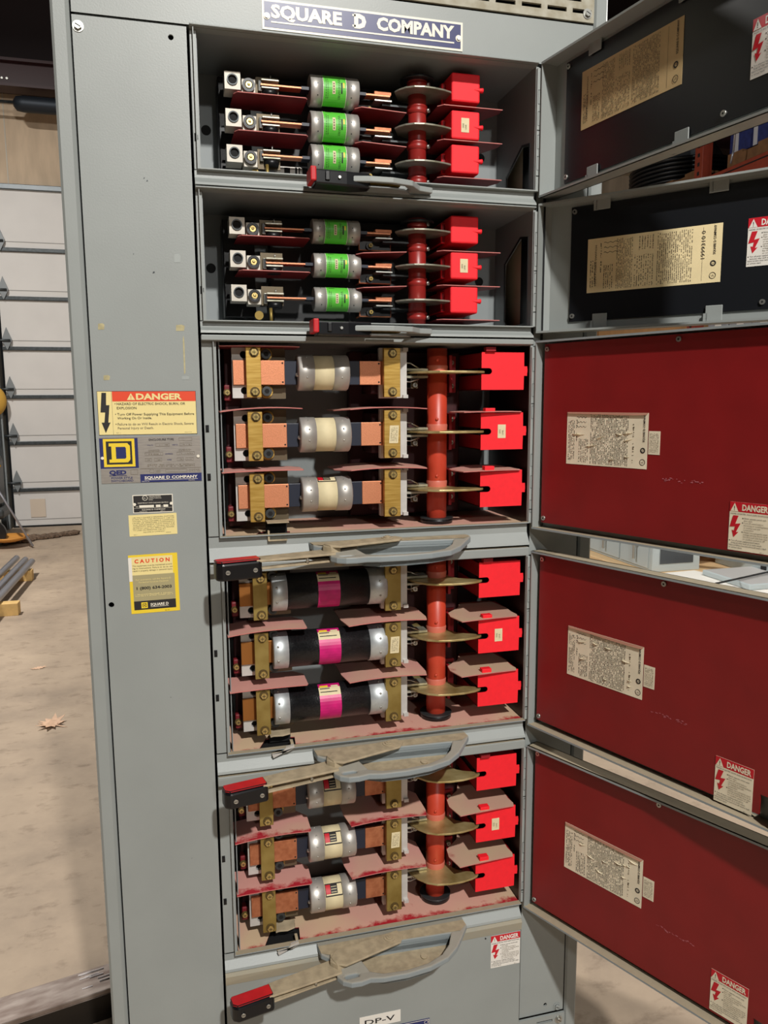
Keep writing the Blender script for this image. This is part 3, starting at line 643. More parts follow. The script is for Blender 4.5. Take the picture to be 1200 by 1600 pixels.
def big_handle(T, z):
    b = B()   # cast tray: flange with a well, standing proud of the seam
    outer = [(.368, -.012), (.655, -.012), (.657, -.028), (.640, -.050), (.622, -.072), (.598, -.090), (.560, -.104), (.515, -.110), (.470, -.109), (.447, -.104), (.430, -.108), (.412, -.107), (.398, -.098), (.390, -.084), (.392, -.064), (.382, -.044), (.370, -.034)]
    inner = [(.446, -.034), (.520, -.036), (.620, -.040), (.608, -.063), (.589, -.080), (.556, -.0945), (.514, -.1005), (.472, -.098), (.450, -.087), (.440, -.062)]
    sl = [(.402, -.090), (.406, -.096), (.428, -.094), (.430, -.089), (.426, -.086), (.405, -.086)]
    drop = lambda y: -.010*max(0, min(1, (-y-.035)/.05))
    n0 = len(b.bm.verts)
    b.prism(outer, z-.011, z, BRIM, 'z', holes=[inner, sl], bev=.0022)
    sc_ = [((x-.52)*1.03+.52, (y+.065)*1.04-.065) for x, y in inner]
    b.prism(sc_, z-.020, z-.008, BRIM, 'z', holes=[inner])
    for v in b.bm.verts: v.co.z += drop(v.co.y)
    b.prism(inner, z-.030, z-.025, STEELD)
    b.prism(sc_, z-.030, z-.012, BRIM, 'z', holes=[[(x, y) for x, y in inner]])
    b.prism([(.3685, -.0125), (.6545, -.0125), (.6555, -.026), (.640, -.040), (.612, -.0385), (.446, -.0325), (.385, -.040), (.3705, -.032)], z, z+.0006, STEELD)
    b.box(.368, .655, -.012, .0, z-.012, z, BRIM)
    b.cyl((.560, -.060, z-.025), (.560, -.060, z-.022), .006, STEELD, 14)
    U(b, 'handle_tray', T)
    b = B()   # lever: pivot plate, step, arm of two straps
    b.prism([(.520, -.013), (.529, -.028), (.519, -.047), (.408, -.080), (.392, -.072), (.385, -.052), (.398, -.036)], z+.001, z+.005, STEELD, bev=.0012)
    b.cyl((.501, -.031, z+.005), (.501, -.031, z+.0062), .0105, STEELD, 20); b.cyl((.501, -.031, z+.0062), (.501, -.031, z+.0082), .0062, STEELD, 18); b.cyl((.501, -.031, z+.0082), (.501, -.031, z+.0094), .0030, STEELD, 12)
    vs = []
    b.prism([(.410, -.070), (.396, -.038), (.386, -.042), (.382, -.060), (.394, -.074)], z-.008, z+.003, STEELD, bev=.001)
    b.prism([(.400, -.042), (.400, -.082), (.268, -.106), (.268, -.074)], z-.010, z-.006, STEELD, bev=.001)
    b.prism([(.415, -.066), (.398, -.076), (.268, -.104), (.268, -.092), (.398, -.058)], z-.0225, z-.0195, STEELD, bev=.0008)
    b.prism([(.425, -.062), (.412, -.078), (.398, -.076), (.405, -.058)], z-.0290, z-.0195, STEELD, bev=.0008)
    b.cyl((.352, -.084, z-.020), (.352, -.084, z-.009), .0025, ZINC, 10)
    L = U(b, 'handle_lever', T)
    b = B()   # grip: black moulding with a red cap
    ang = math.atan2(.027, .13)
    def R(x, y): c, s_ = math.cos(ang), math.sin(ang); return ((x-.272)*c-(y+.09)*s_+.272, (x-.272)*s_+(y+.09)*c-.09)
    pts = lambda x0, x1, y0, y1, r: [R(x0+r, y0), R(x1-r*.3, y0), R(x1, y0+r*.3), R(x1, y1), R(x0+r*.5, y1), R(x0, y1-r*.5), R(x0, y0+r)]
    b.prism(pts(.2015, .2735, -.106, -.0765, .008), z-.035, z-.007, GRIP, bev=.0035)
    b.prism(pts(.2025, .2725, -.1035, -.0775, .007), z-.007, z-.0035, GRIPR, bev=.0012)
    for x in (.218, .262):
        c = R(x, -.1065); b.cyl((c[0], c[1], z-.021), (c[0], c[1]-.0018, z-.021), .0036, ZINC, 14); b.box(c[0]-.0028, c[0]+.0028, c[1]-.0021, c[1]-.0017, z-.0214, z-.0206, BLACKM)
    bmesh.ops.translate(b.bm, verts=b.bm.verts, vec=(-XO, 0, 0)); g = b.obj('grip', L); g['label'] = 'black grip with red top'
def small_handle(T, z):
    b = B()
    outer = [(.428, -.010), (.585, -.010), (.585, -.022), (.560, -.030), (.540, -.056), (.505, -.066), (.468, -.066), (.440, -.060), (.428, -.048)]
    inner = [(.450, -.026), (.545, -.026), (.528, -.050), (.500, -.058), (.470, -.058), (.450, -.048)]
    b.prism(outer, z-.008, z+.001, GREY, 'z', holes=[inner], bev=.0015); b.prism(inner, z-.014, z-.012, GREYD)
    b.prism([(.470, -.030), (.520, -.030), (.520, -.052), (.470, -.052)], z-.009, z-.005, BRASSD)
    U(b, 'handle_tray', T)
    b = B(); b.prism([(.378, -.030), (.440, -.022), (.470, -.034), (.470, -.056), (.430, -.062), (.378, -.066)], z-.016, z+.007, GRIP, bev=.003)
    b.box(.395, .402, -.0675, -.060, z-.010, z+.004, BLACK, .001); b.cyl((.418, -.0625, z-.004), (.418, -.066, z-.004), .0022, ZINC, 12)
    L = U(b, 'handle_lever', T)
    b = B(); b.box(.3715, .381, -.068, -.028, z-.012, z+.010, GRIPR, .002); bmesh.ops.translate(b.bm, verts=b.bm.verts, vec=(-XO, 0, 0)); g = b.obj('grip_cap', L); g['label'] = 'red grip end'

PZ = (.2785, .172, .0675)      # the three phases of a large unit, top first
SHZ = (.219, .1135)
def screwhead(b, x, y, z, r=.0056, m=BOLT, washer=True):
    if washer: b.cyl((x, y, z), (x, y-.0012, z), r*1.4, WASHER, 20)
    b.cyl((x, y-.0012, z), (x, y-.0052, z), r, m, 6 if r > .005 else 14)
    b.cyl((x, y-.0052, z), (x, y-.0056, z), r*.80, m, 16)
    b.box(x-r*.6, x+r*.6, y-.0059, y-.0055, z-.0004, z+.0004, BLACKM); b.box(x-.0004, x+.0004, y-.0059, y-.0055, z-r*.6, z+r*.6, BLACKM)
def big_switch(name_label, zf, phi, kind, sheet_a, danger_a):
    T = thing('fusible_switch_unit', name_label, 'electrical switch', (XO, 0, zf), 'fusible switch units stacked in the grey cabinet')
    H, lt, zg, fl, hz = {'a': (.3275, .3370, .037, .0052, -.0115), 'b': (.3270, .3435, .030, .0040, -.0055), 'c': (.3325, .3500, .026, .0035, -.0065)}[kind]
    shell(T, H, zg, .222, True, lt=lt, fl=fl)
    brass = BRASS if kind == 'a' else BRASSD
    # floor sheet with its notch
    b = B()
    b.prism([(.2235, 0), (.271, 0), (.2875, .043), (.3405, .038), (.3375, 0), (.778, 0), (.778, .187), (.2235, .187)], .0005, .0022, REDSH, 'z', top=FLOORSH); U(b, 'floor_sheet', T, 'dusty red floor sheet')
    b = B(); b.box(.2025, .7755, .004, .187, -.006, -.004, BLACKM); U(b, 'bottom_plate', T)  # black so the floor notch looks like a hole; shade put into colour
    b = B()   # bent latch tab by the notch
    if kind == 'a':
        b.box(.297, .334, -.004, .026, .024, .026, STEELD); b.box(.297, .334, .024, .027, .0, .026, BLACKM); b.box(.297, .300, -.008, .0, -.004, .012, STEELD); b.box(.297, .330, -.009, .0, -.006, -.004, STEELD, .0006)
    else:
        b.prism([(.294, .012), (.300, .014), (.316, .012), (.330, .017), (.333, .040), (.300, .044), (.293, .030)], .017, .0195, STEELD, bev=.0006)
        b.box(.294, .332, .030, .034, 0, .017, BLACKM); b.prism([(.294, -.004), (.322, -.002), (.334, .004), (.333, .010), (.318, .006), (.310, -.004), (.296, -.010)], -.012, -.006, WHITEM, 'y', bev=.0005)
        b.box(.328, .333, -.004, .012, -.002, .010, STEELD)
    U(b, 'latch_tab', T)
    # dark insulating base behind the left terminals, red base behind the right ones
    b = B(); b.box(.238, .266, .075, .17, .01, .325, mat('dark_red_base', (60, 14, 20), .6) if 'dark_red_base' not in bpy.data.materials else bpy.data.materials['dark_red_base'], .002); U(b, 'terminal_base', T)
    RB = bpy.data.materials['dark_red_base']
    b = B(); b.box(.470, .690, .125, .150, .012, .322, RB, .003)
    for z in PZ: b.box(.495, .56, .055, .126, z-.036, z+.036, RB, .002)
    U(b, 'contact_base', T)
    for z in PZ:
        b = B(); b.box(.236, .248, .060, .078, z-.047, z-.020, REDSH, .002); screwhead(b, .241, .058, z-.033, .0045); U(b, 'base_lug', T)
    # terminals and clamps
    for i, z in enumerate(PZ):
        b = B()   # left terminal plate with bolt holes
        hol = [[(.2685+.0062*math.cos(2*math.pi*k/16), z+s_*.030+.0062*math.sin(2*math.pi*k/16)) for k in range(16)] for s_ in (-1, 1)]
        b.prism([(.2485, z-.0425), (.281, z-.0425), (.281, z+.0425), (.2485, z+.0425)], .032, .040, WHITEM, 'y', holes=hol)
        b.box(.2505, .340, .044, .048, z-.044, z+.044, mat('tarnished_plate', (104, 92, 72), .5, .4) if 'tarnished_plate' not in bpy.data.materials else bpy.data.materials['tarnished_plate'])
        for s_ in (-1, 1):
            b.cyl((.306, .044, z+s_*.031), (.306, .040, z+s_*.031), .0115, brass if kind == 'a' else BRASSD, 24); b.cyl((.306, .040, z+s_*.031), (.306, .028, z+s_*.031), .0082, DKSTEEL, 18); b.cyl((.306, .028, z+s_*.031), (.306, .0278, z+s_*.031), .0045, BLACKM, 6)
            b.cyl((.2685, .0405, z+s_*.030), (.2685, .042, z+s_*.030), .0065, BLACKM, 18)
        U(b, 'terminal_plate', T)
        b = B(); b.prism([(.270, .006), (.2945, .006), (.2945, .016), (.275, .016), (.270, .012)], z-.0415, z+.0415, brass, 'z', bev=.0006)
        C = U(b, 'fuse_clamp', T)
        for s_ in (-1, 1):
            bb = B(); screwhead(bb, .2835, .006, z+s_*.0325, .0058 if kind == 'a' or s_ < 0 else .0056); bmesh.ops.translate(bb.bm, verts=bb.bm.verts, vec=(-XO, 0, 0)); bb.obj('bolt', C)
        b = B()   # right terminal
        b.box(.5045, .555, .030, .042, z-.044, z+.044, WHITEM, .001); b.box(.5465, .5555, .024, .032, z-.044, z-.038, WHITEM); b.box(.5465, .5555, .024, .032, z+.038, z+.044, WHITEM)
        U(b, 'terminal_plate', T)
        b = B(); b.prism([(.5065, .006), (.536, .006), (.5372, .016), (.5065, .016)], z-.042, z+.042, brass, 'z', bev=.0006)
        C = U(b, 'fuse_clamp', T)
        for s_ in (-1, 1):
            bb = B(); screwhead(bb, .5215, .006, z+s_*.033, .0058); bmesh.ops.translate(bb.bm, verts=bb.bm.verts, vec=(-XO, 0, 0)); bb.obj('bolt', C)
        if i == 1:
            bb = B(); pr = Print(bb, (.5150-XO, .0058, z-.016), (1, 0, 0), (.05, 0, 1)); pr.slab(0, 0, .0165, .031, CREAM, .0003); pr.scribble(.002, .003, .0145, .028, INKG, 5, seed=9); bb.obj('paper_tag', C)
        # spring fingers and jaw
        b = B(); b.tube([(.553, .05, z+.019), (.566, .045, z+.018), (.584, .05, z+.009)], .0012, ZINC, 6); b.tube([(.553, .05, z-.014), (.566, .048, z-.015), (.584, .05, z-.010)], .0012, ZINC, 6)
        b.box(.553, .600, .048, .075, z+.005, z+.009, BLADES); b.box(.553, .600, .048, .075, z-.008, z-.004, BLADES); b.box(.574, .588, .070, .11, z-.026, z+.004, DKSTEEL, .001); screwhead(b, .581, .069, z-.020, .0045, ZINC)
        U(b, 'jaw_contact', T)
        # blade
        b = B()
        out = [(.560, .064), (.5655, .046), (.574, .026), (.588, .008), (.606, -.0025), (.630, -.0065), (.655, -.0065), (.678, -.0020), (.690, .0035), (.6945, .0085), (.692, .0135), (.682, .0205), (.668, .0270), (.656, .036), (.646, .055), (.640, .085), (.625, .112), (.600, .120), (.578, .105)]
        b.prism(out, z-.0005, z+.0035, BLADE, bev=.0008); U(b, 'contact_blade', T, 'brass half disc blade')
        # red side brackets by the shaft
        b = B(); b.box(.646, .652, .062, .12, z-.034, z+.034, CHUTED, .001); b.box(.652, .672, .100, .104, z-.034, z+.034, CHUTED)
        for s_ in (-1, 1): screwhead(b, .662, .099, z+s_*.022, .0045, ZINC)
        U(b, 'shaft_bracket', T)
        # arc chute: folded red fibre box, slotted at its left edge, tabbed at its right
        zc = (.2820, .1740, .0690)[i]; h = .0335
        b = B()
        slot_ = [(.7015+.0055*math.cos(a), zc-.0005+.0055*math.sin(a)) for a in [math.pi/2-k*math.pi/8 for k in range(9)]]
        out = [(.6868, zc-h), (.7690, zc-h), (.7694, zc-.0085), (.7755, zc-.0085), (.7755, zc-.004), (.7782-.0006, zc-.002), (.7776, zc+.003), (.7755, zc+.0055), (.7755, zc+.0085), (.7694, zc+.0085), (.7690, zc+h), (.6868, zc+h), (.6868, zc+.005)]+slot_+[(.6868, zc-.006)]
        out = [(min(x, .7760), z_) for x, z_ in out]
        b.prism(out, .0045, .0065, CHUTE, 'y')
        b.box(.6868, .6885, .0065, .120, zc-h, zc-.007, CHUTED); b.box(.6868, .6885, .0065, .120, zc+.006, zc+h, CHUTED); b.box(.6868, .7690, .0065, .120, zc+h-.0015, zc+h, CHUTED); b.box(.6868, .7690, .0065, .120, zc-h, zc-h+.0015, CHUTED); b.box(.7675, .7690, .0065, .120, zc-h, zc+h, CHUTED)
        b.box(.6895, .767, .030, .12, zc-.030, zc+.030, BLACKM)
        A = U(b, 'arc_chute', T, 'bright red fibre arc chute')
        if i == 1:
            bb = B(); pr = Print(bb, (.7195-XO, .0043, zc-.0125), (1, 0, 0), (0, 0, 1)); pr.slab(0, 0, .0155, .0245, CREAM, .0003); pr.text('LINE', .0110, .006, .0042, INKG, rot=math.pi/2, h=.0006); pr.text('SIDE', .0055, .008, .0042, INKG, rot=math.pi/2, h=.0006); bb.obj('paper_tag', A)
        bb = B(); zt = zc+h
        bb.box(.6930-XO, .7120-XO, -.0015, .012, zt+.0005, zt+.0085, CHUTED if i == 0 else CHUTE, .001)
        bb.obj('clip', A)
    # shaft
    b = B()
    b.lathe([(.010, .016), (.012, .0185), (H-.004, .0185)], (.6215, .060, 0), (0, 0, 1), TERRA, 32)
    b.cyl((.6215, .06, .003), (.6215, .06, .012), .030, BLACK, 24)
    b.cyl((.6215, .06, .011), (.6215, .06, .013), .031, DKSTEEL, 28)
    S_ = U(b, 'rotor_shaft', T, 'terracotta red shaft')
    for z in PZ:
        bb = B(); bb.lathe([(0, .0189), (.010, .0197), (.012, .0187)], (.6215-XO, .060, z+.003), (0, 0, 1), mat('shaft_lip', (206, 110, 92), .45) if 'shaft_lip' not in bpy.data.materials else bpy.data.materials['shaft_lip'], 28, cap=False); bb.dome((.6160-XO, .0418, z+.024), (0, -1, 0), .003, TERRA); bb.obj('collar', S_)
    # horizontal barriers
    tops = {'a': (BARR, BARR, BARR), 'b': (BARR, BARR, BARR_TAN), 'c': (BARR_WIPED, BARR_WIPED, BARR_TAN)}[kind]
    def bsheet(pts, z, top, bend=0, lab=None):
        b = B(); b.prism(pts, z, z+.0016, REDSH, 'z', top=top)
        for f in b.bm.faces:      # dusty light edges
            if abs(f.normal.z) < .3: f.material_index = b.mi(REDEDGE)
        bmesh.ops.subdivide_edges(b.bm, edges=[e for e in b.bm.edges if abs(e.verts[0].co.x-e.verts[1].co.x) > .03], cuts=6)
        if bend:
            xm = sum(p_[0] for p_ in pts)/len(pts)
            for v in b.bm.verts: v.co.z -= bend*((v.co.x-xm)/.07)**2*.004
        return U(b, 'barrier_sheet', T, lab)
    for k, z in enumerate(SHZ):
        bsheet([(.2245, -.0015), (.3595, -.0015), (.3625, .003), (.3625, .055), (.345, .075), (.2245, .075)], z, tops[0], 1.0 if k == 0 else .3)
        bsheet([(.4375 if kind != 'a' else .445, .0), (.5835, .0), (.588, .020), (.588, .085), (.560, .12), (.4330 if kind != 'a' else .425, .12), (.4315 if kind != 'a' else .424, .045)], z-.001, tops[1], .8)
        zz = (.2088, .1025)[k]
        b_ = [(.6490, -.0095), (.7630, -.0010), (.7665, .010), (.7640, .030), (.7665, .058), (.755, .118), (.690, .118), (.676, .085), (.6440, .055), (.640, .030)]
        bsheet(b_, zz, tops[2], .25)
    if kind == 'a': bsheet([(.2265, -.001), (.3590, -.001), (.3590, .07), (.2265, .07)], .3200, tops[0], .2)
    big_handle(T, hz)
    door(T, phi, .342, True, sheet_a, danger_a)
    return T
def small_switch(name_label, zf, phi, k, H, zg, sheet_a, danger_a, la):
    T = thing('fusible_switch_unit', name_label, 'electrical switch', (XO, 0, zf), 'fusible switch units stacked in the grey cabinet')
    shell(T, H, zg, .2085, False, True, lt=H+.003, fl=.003)
    FZ = ((.158, .100, .048), (.163, .106, .048))[k]
    LZ = ((.158, .101, .0455), (.1635, .110, .0545))[k]
    BZ = ((.1640, .1050, .0460), (.165, .106, .0465))[k]
    AZ = ((.1735, .1125, .0565), (.1705, .109, .0500))[k]
    b = B()
    b.box(.2450, .300, .110, .168, .020, .186, BLACK, .002); b.box(.330, .700, .130, .168, .006, .196, mat('dark_steel_plate', (38, 40, 42), .5) if 'dark_steel_plate' not in bpy.data.materials else bpy.data.materials['dark_steel_plate'])
    U(b, 'terminal_base', T)
    for i in range(3):
        z = LZ[i]
        b = B(); hole = [[(x0+r*math.cos(2*math.pi*j/18), zz+r*math.sin(2*math.pi*j/18)) for j in range(18)] for x0, zz, r in ((.2655, z+.001, .0075),)]
        b.prism([(.2530, z-.0135), (.2785, z-.0135), (.2785, z+.0135), (.2530, z+.0135)], .048, .050, ALU, 'y', holes=hole); b.box(.2530, .2785, .0505, .085, z-.0135, z+.0135, ALU)
        b.lathe([(0, .0075), (.0, .0088), (-.002, .0088), (-.002, .0070)], (.2655, .048, z+.001), (0, 1, 0), DKSTEEL, 22, cap=False)
        b.cyl((.2655, .0502, z+.001), (.2655, .0498, z+.001), .0074, BLACKM, 18)
        b.box(.2810, .3035, .056, .09, z-.0175, z+.0075, ALU, .0006)
        b.lathe([(0, .0095), (.004, .0105), (.004, .0065), (.003, .0050), (.003, .0022)], (.2920, .0545, z-.0035), (0, -1, 0), BLACK, 22); b.lathe([(.0032, .0055), (.0048, .0050), (.0048, .0028)], (.2920, .0545, z-.0035), (0, -1, 0), BOLT, 16); b.dome((.2920, .0505, z-.0035), (0, -1, 0), .0028, BOLT)
        b.box(.3045, .342, .062, .066, z-.018, z+.014, mat('tarnished_plate', (104, 92, 72), .5, .4) if 'tarnished_plate' not in bpy.data.materials else bpy.data.materials['tarnished_plate'])
        U(b, 'wire_lug', T)
        b = B(); fz = FZ[i]+.0025
        b.box(.3125, .342, .052, .075, fz+.0035, fz+.0065, BLADES, .0008); b.box(.3125, .342, .052, .075, fz-.0085, fz-.0055, BLADES, .0008); b.lathe([(0, .012), (.006, .013), (.010, .012)], (.327, .062, fz-.0195), (0, 0, 1), BLACK, 20); b.cyl((.3285, .056, fz+.006), (.3285, .056, fz+.0125), .0011, ZINC, 8); b.box(.308, .314, .056, .07, fz-.012, fz+.006, BLACK, .001)
        U(b, 'fuse_clip', T)
        b = B(); b.box(.505, .535, .055, .078, fz-.0005, fz+.005, COPPERT, .0006); b.box(.505, .535, .052, .078, fz-.0115, fz-.0095, ZINC); b.box(.480, .540, .078, .11, fz-.028, fz+.006, BLACK, .002); b.cyl((.500, .0775, fz-.020), (.500, .073, fz-.020), .0075, BLACK, 16); screwhead(b, .500, .073, fz-.020, .0035, BRASSD, False)
        b.box(.52, .57, .06, .10, fz-.016, fz-.013, DKSTEEL)
        U(b, 'fuse_clip', T)
        if k == 0 and i:
            b = B(); b.box(.336, .384, .086, .100, fz-.024, fz-.008, WHITE, .004); b.box(.352, .362, .0855, .0865, fz-.021, fz-.011, BLACKM); b.box(.371, .374, .0855, .0865, fz-.022, fz-.010, BLACKM); b.box(.377, .379, .0855, .0865, fz-.022, fz-.010, BLACKM); U(b, 'wire_marker', T, 'white taped wire marker')
        # blade: steel half disc
        z = BZ[i]; b = B(); out = [(.5400, .052), (.5445, .040), (.553, .028), (.566, .0195), (.583, .0165), (.602, .0185), (.620, .0230), (.634, .0290), (.6385, .034), (.6385, .050), (.625, .085), (.59, .10), (.555, .085)]
        b.prism(out, z, z+.0030, BLADES, bev=.0006); U(b, 'contact_blade', T, 'steel half disc blade')
        # arc chute
        z = AZ[i]; b = B(); b.box(.6355, .6875, .028, .110, z-.0225, z+.0245, CHUTE, .0030); b.box(.628, .66, .060, .13, z-.018, z+.018, CHUTED, .002)
        A = U(b, 'arc_chute', T, 'bright red arc chute')
        bb = B(); bb.lathe([(0, .0007), (.008, .0022), (.0145, .0038), (.0185, .0045), (.0195, .003)], (.6740-XO, .0290, z-.001), (1, 0.03, 0), CHUTE, 12); bb.obj('pip', A)
        if i == 1: bb = B(); pr = Print(bb, (.6530-XO, .0277, z-.011), (1, 0, 0), (0, 0, 1)); pr.slab(0, 0, .0145, .0235, CREAM, .0003); pr.text('LINE', .0098, .005, .0040, INKG, rot=math.pi/2, h=.0006); pr.text('SIDE', .0050, .007, .0040, INKG, rot=math.pi/2, h=.0006); bb.obj('paper_tag', A)
    # faceted shaft with collars
    b = B(); b.lathe([(.002, .0158), (H-.02, .0158)], (.5830, .060, 0), (0, 0, 1), TERRAD, 20)
    b.cyl((.583, .06, H-.022), (.583, .06, H-.018), .030, BLACK, 26)
    S_ = U(b, 'rotor_shaft', T, 'dark red segmented shaft')
    for z in (BZ[0]-.030, BZ[1]-.030, BZ[0]+.012, BZ[2]-.030):
        if z < 0: continue
        bb = B(); bb.lathe([(0, .0165), (.003, .0182), (.0065, .0182), (.0085, .0165), (.010, .0182), (.013, .0182), (.0145, .0160)], (.583-XO, .060, z), (0, 0, 1), TERRAD, 20, cap=False); bb.cyl((.5975-XO, .047, z+.004), (.6000-XO, .0445, z+.004), .0035, ZINC, 12); bb.obj('collar', S_)
    # barriers
    L3 = ((.1355, .0775), (.1450, .0895))[k]; M3 = ((.1265, .0715), (.1250, .0670))[k]; R3 = ((.1425, .0865, .0255), (.1335, .0745, .0155))[k]
    def bs(pts, z, dz=0):
        b = B(); b.prism(pts, z, z+.0014, REDSH)
        for f in b.bm.faces:
            if abs(f.normal.z) < .3 and f.normal.y < -.3: f.material_index = b.mi(REDEDGE)
        if dz:
            for v in b.bm.verts: v.co.z -= dz*(v.co.x-pts[0][0])
        U(b, 'barrier_sheet', T)
    for z in L3: bs([(.2720, .034), (.3830, .034), (.3865, .040), (.3865, .11), (.264, .11), (.2660, .044)], z)
    for z in M3: bs([(.478, .034), (.556, .034), (.556, .11), (.466, .11), (.468, .046)], z+(.003 if k == 0 else 0), .04 if k == 0 else -.06)
    for z in R3: bs([(.621, .026), (.7290, .026), (.7290, .045), (.70, .11), (.612, .11), (.612, .036)], z)
    # lock rod and odd hardware on the floor of the unit
    b = B(); b.tube([(.318, .045, .030), (.318, .040, .006), (.345, .038, .004), (.372, .036, .006)], .0028, BRASSD, 8); b.cyl((.300, .07, .020), (.300, .064, .020), .0075, BRASSD, 14); b.cyl((.335, .038, -.001), (.335, .038, .008), .009, BLACK, 14)
    U(b, 'lock_rod', T)
    small_handle(T, (-.0077, -.0064)[k])
    door(T, phi, .222, False, sheet_a, danger_a, False, la=la)
    return T
UP = small_switch('topmost fusible switch unit of the cabinet, black-lined door swung nearly square, three green-label fuses', 1.858, 78.5, 0, .2085, .0233, (.0730, .0850+.0085, .2150, .0910), (.4040, .0500+.0085), .032)
SEC = small_switch('second fusible switch unit from the top, black-lined door showing a bright yellowed wiring sheet', 1.626, 50.0, 1, .2045, .018, (.0815, .0660, .2200, .0905), (.3385, .0850), .050)
UA = big_switch('third fusible switch unit down, red-lined door, bright copper bars and barrel fuses with cream centres', 1.269, 66.2, 'a', (.0650, .1245, .1620, .0910), (.3700, .0140))
UB = big_switch('fourth fusible switch unit down, red-lined door, long black fuses with magenta bands', .885, 68.3, 'b', (.0820, .1240, .1600, .0910), (.3775, .0055))
UC = big_switch('lowest open fusible switch unit, red-lined door and a thick layer of pink dust', .501, 64.6, 'c', (.0850, .1245, .1640, .0910), (.3790, .0160))
# blank cover under them
T = thing('blank_cover_unit', 'plain grey closed cover below the open switches with a DP-V sticker', 'cabinet panel', (XO, 0, .12))
b = B(); b.box(.1985, .7780, -.014, .02, .2345-.12, .4735-.12, GREY, .002); b.prism([(-.012, .4745-.12), (-.0135, .4745-.12), (-.0185, .4700-.12), (-.0150, .4520-.12), (-.012, .4500-.12)], .1985, .7780, DUSTLIP, 'x'); U(b, 'cover', T)
b = B(); p = Print(b, (0-XO, -.0142, -.12), (1, 0, 0), (0, 0, 1)); danger_label(p, .7135, .3790, .0625, .0700, WHITE); b.obj('danger_label', T)
b = B(); p = Print(b, (.4455-XO, -.0142, .3050-.12), (1, 0, .0), (0, 0, 1)); p.slab(0, 0, .0815, .0255, WHITE, .0004); p.text('DP-V', .0100, .0070, .0150, INK, width=.0600, bold=.01); b.obj('sticker', T)['label'] = 'white sticker reading DP-V'
b = B(); p = Print(b, (.3390-XO, -.0142, .2545-.12), (1, 0, 0), (0, 0, 1)); p.slab(0, 0, .2470, .0440, NAVY, .0010); p.frame(.001, .001, .246, .043, .0010, IVORY, .0012); p.text('SQUARE D COMPANY', .018, .014, .020, IVORY, width=.2, bold=.045, h=.0014); p.ring(.2400, .0370, .0040, .0008, IVORY, .0014); b.obj('nameplate', T)
b = B(); b.cyl((.7020-XO, -.0142, .4465-.12), (.7020-XO, -.0150, .4465-.12), .0015, BLACKM, 10); b.obj('screw_hole', T)
# ------------------------------------------------------------------ fuses
def fcopy(o, loc, label):
    c = o.copy(); COL.objects.link(c); c.location = loc; c['label'] = label
    for ch in o.children:
        d = ch.copy(); COL.objects.link(d); d.parent = c
        for g in ch.children: e = g.copy(); COL.objects.link(e); e.parent = d
    return c
def lfuse(label, group, printed):
    """short barrel knife-blade fuse: origin at the barrel centre"""
    t = thing('cartridge_fuse', label, 'fuse', (0, 0, 0), group); r = .0305
    b = B(); b.lathe([(-.018, r-.0012), (.018, r-.0012)], (0, 0, 0), (1, 0, 0), CREAM, 40); b.obj('barrel', t)
    for s in (-1, 1):
        b = B(); pr = [(0, r-.001), (.0005, r), (.0255, r), (.0272, r-.0015), (.0275, r-.006), (.0275, .001)]
        b.lathe([(s*(.0168+q_[0]), q_[1]) for q_ in pr], (0, 0, 0), (1, 0, 0), STEEL, 44)
        for a in (.35, 1.0, 1.75, 2.5, -.3):
            b.dome((s*.030, -math.cos(a)*r, math.sin(a)*r*1.0), (0, -math.cos(a), math.sin(a)), .0016, ZINC, .6, 8)
        b.dome((s*.0443, -.012, -.004), (s, 0, 0), .004, ZINC, .8, 10)
        b.obj('end_cap', t)
        b = B(); b.box(s*.0445, s*.0665, -.0055, .0055, -.0205, .0205, SLEEVE, .001); b.obj('sleeve', t)
        x1 = .1525 if s < 0 else .107
        b = B(); b.box(s*.0655, s*x1, -.0070, -.0010, -.0205, .0205, COPPER if 'pristine' in printed else (COPPERT), .0008)
        for zz in (-.016, .016): b.cyl((s*(.069 if s < 0 else .1), -.0070, zz), (s*(.069 if s < 0 else .1), -.0072, zz), .0016, BLACKM, 8)
        b.obj('knife_blade', t)
    if 'label' in printed:
        b = B(); n = 10
        def cp_(x, a, rr): return (x, -math.cos(a)*rr, math.sin(a)*rr)
        a0, a1 = (.35, 1.15) if 'high' not in printed else (.9, 1.5)
        for k in range(n):
            u, v = a0+(a1-a0)*k/n, a0+(a1-a0)*(k+1)/n
            for x0, x1, m in ((-.0160, .0165, INK), (-.0150, -.0060, LRED), (.0070, .0155, CREAM)):
                if m is not INK and (k == 0 or k >= n-1 or (k == 1)): continue
                rr = r-.0008 if m is INK else r-.0005
                b.face([cp_(x0, u, rr), cp_(x1, u, rr), cp_(x1, v, rr), cp_(x0, v, rr)], m)
            if k in (3, 5, 7): b.face([cp_(-.0048, u, r-.0004), cp_(.0055, u, r-.0004), cp_(.0055, u+(v-u)*.4, r-.0004), cp_(-.0048, u+(v-u)*.4, r-.0004)], CREAM)
            if k == 1: b.face([cp_(-.0145, u, r-.0004), cp_(.0155, u, r-.0004), cp_(.0155, v, r-.0004), cp_(-.0145, v, r-.0004)], CREAM)
        b.obj('label', t)
    return t
def fz(zf, z): return zf+z
g = 'short cream-centred knife-blade fuses'
f = lfuse('steel-capped cream fuse in third unit, topmost, crossed by a diagonal shadow', g, 'pristine')
f.location = (.4020, .032, 1.269+PZ[0])
fcopy(f, (.4035, .032, 1.269+PZ[1]), 'steel-capped cream fuse in third unit, middle one, fully lit')
f = lfuse('steel-capped cream fuse in third unit, lowest, sliver of print on its top', g, 'pristine label high'); f.location = (.4045, .032, 1.269+PZ[2])
f = lfuse('steel-capped cream fuse in lowest unit, middle one, red and black print above', g, 'label'); f.location = (.4040, .032, .501+PZ[1])
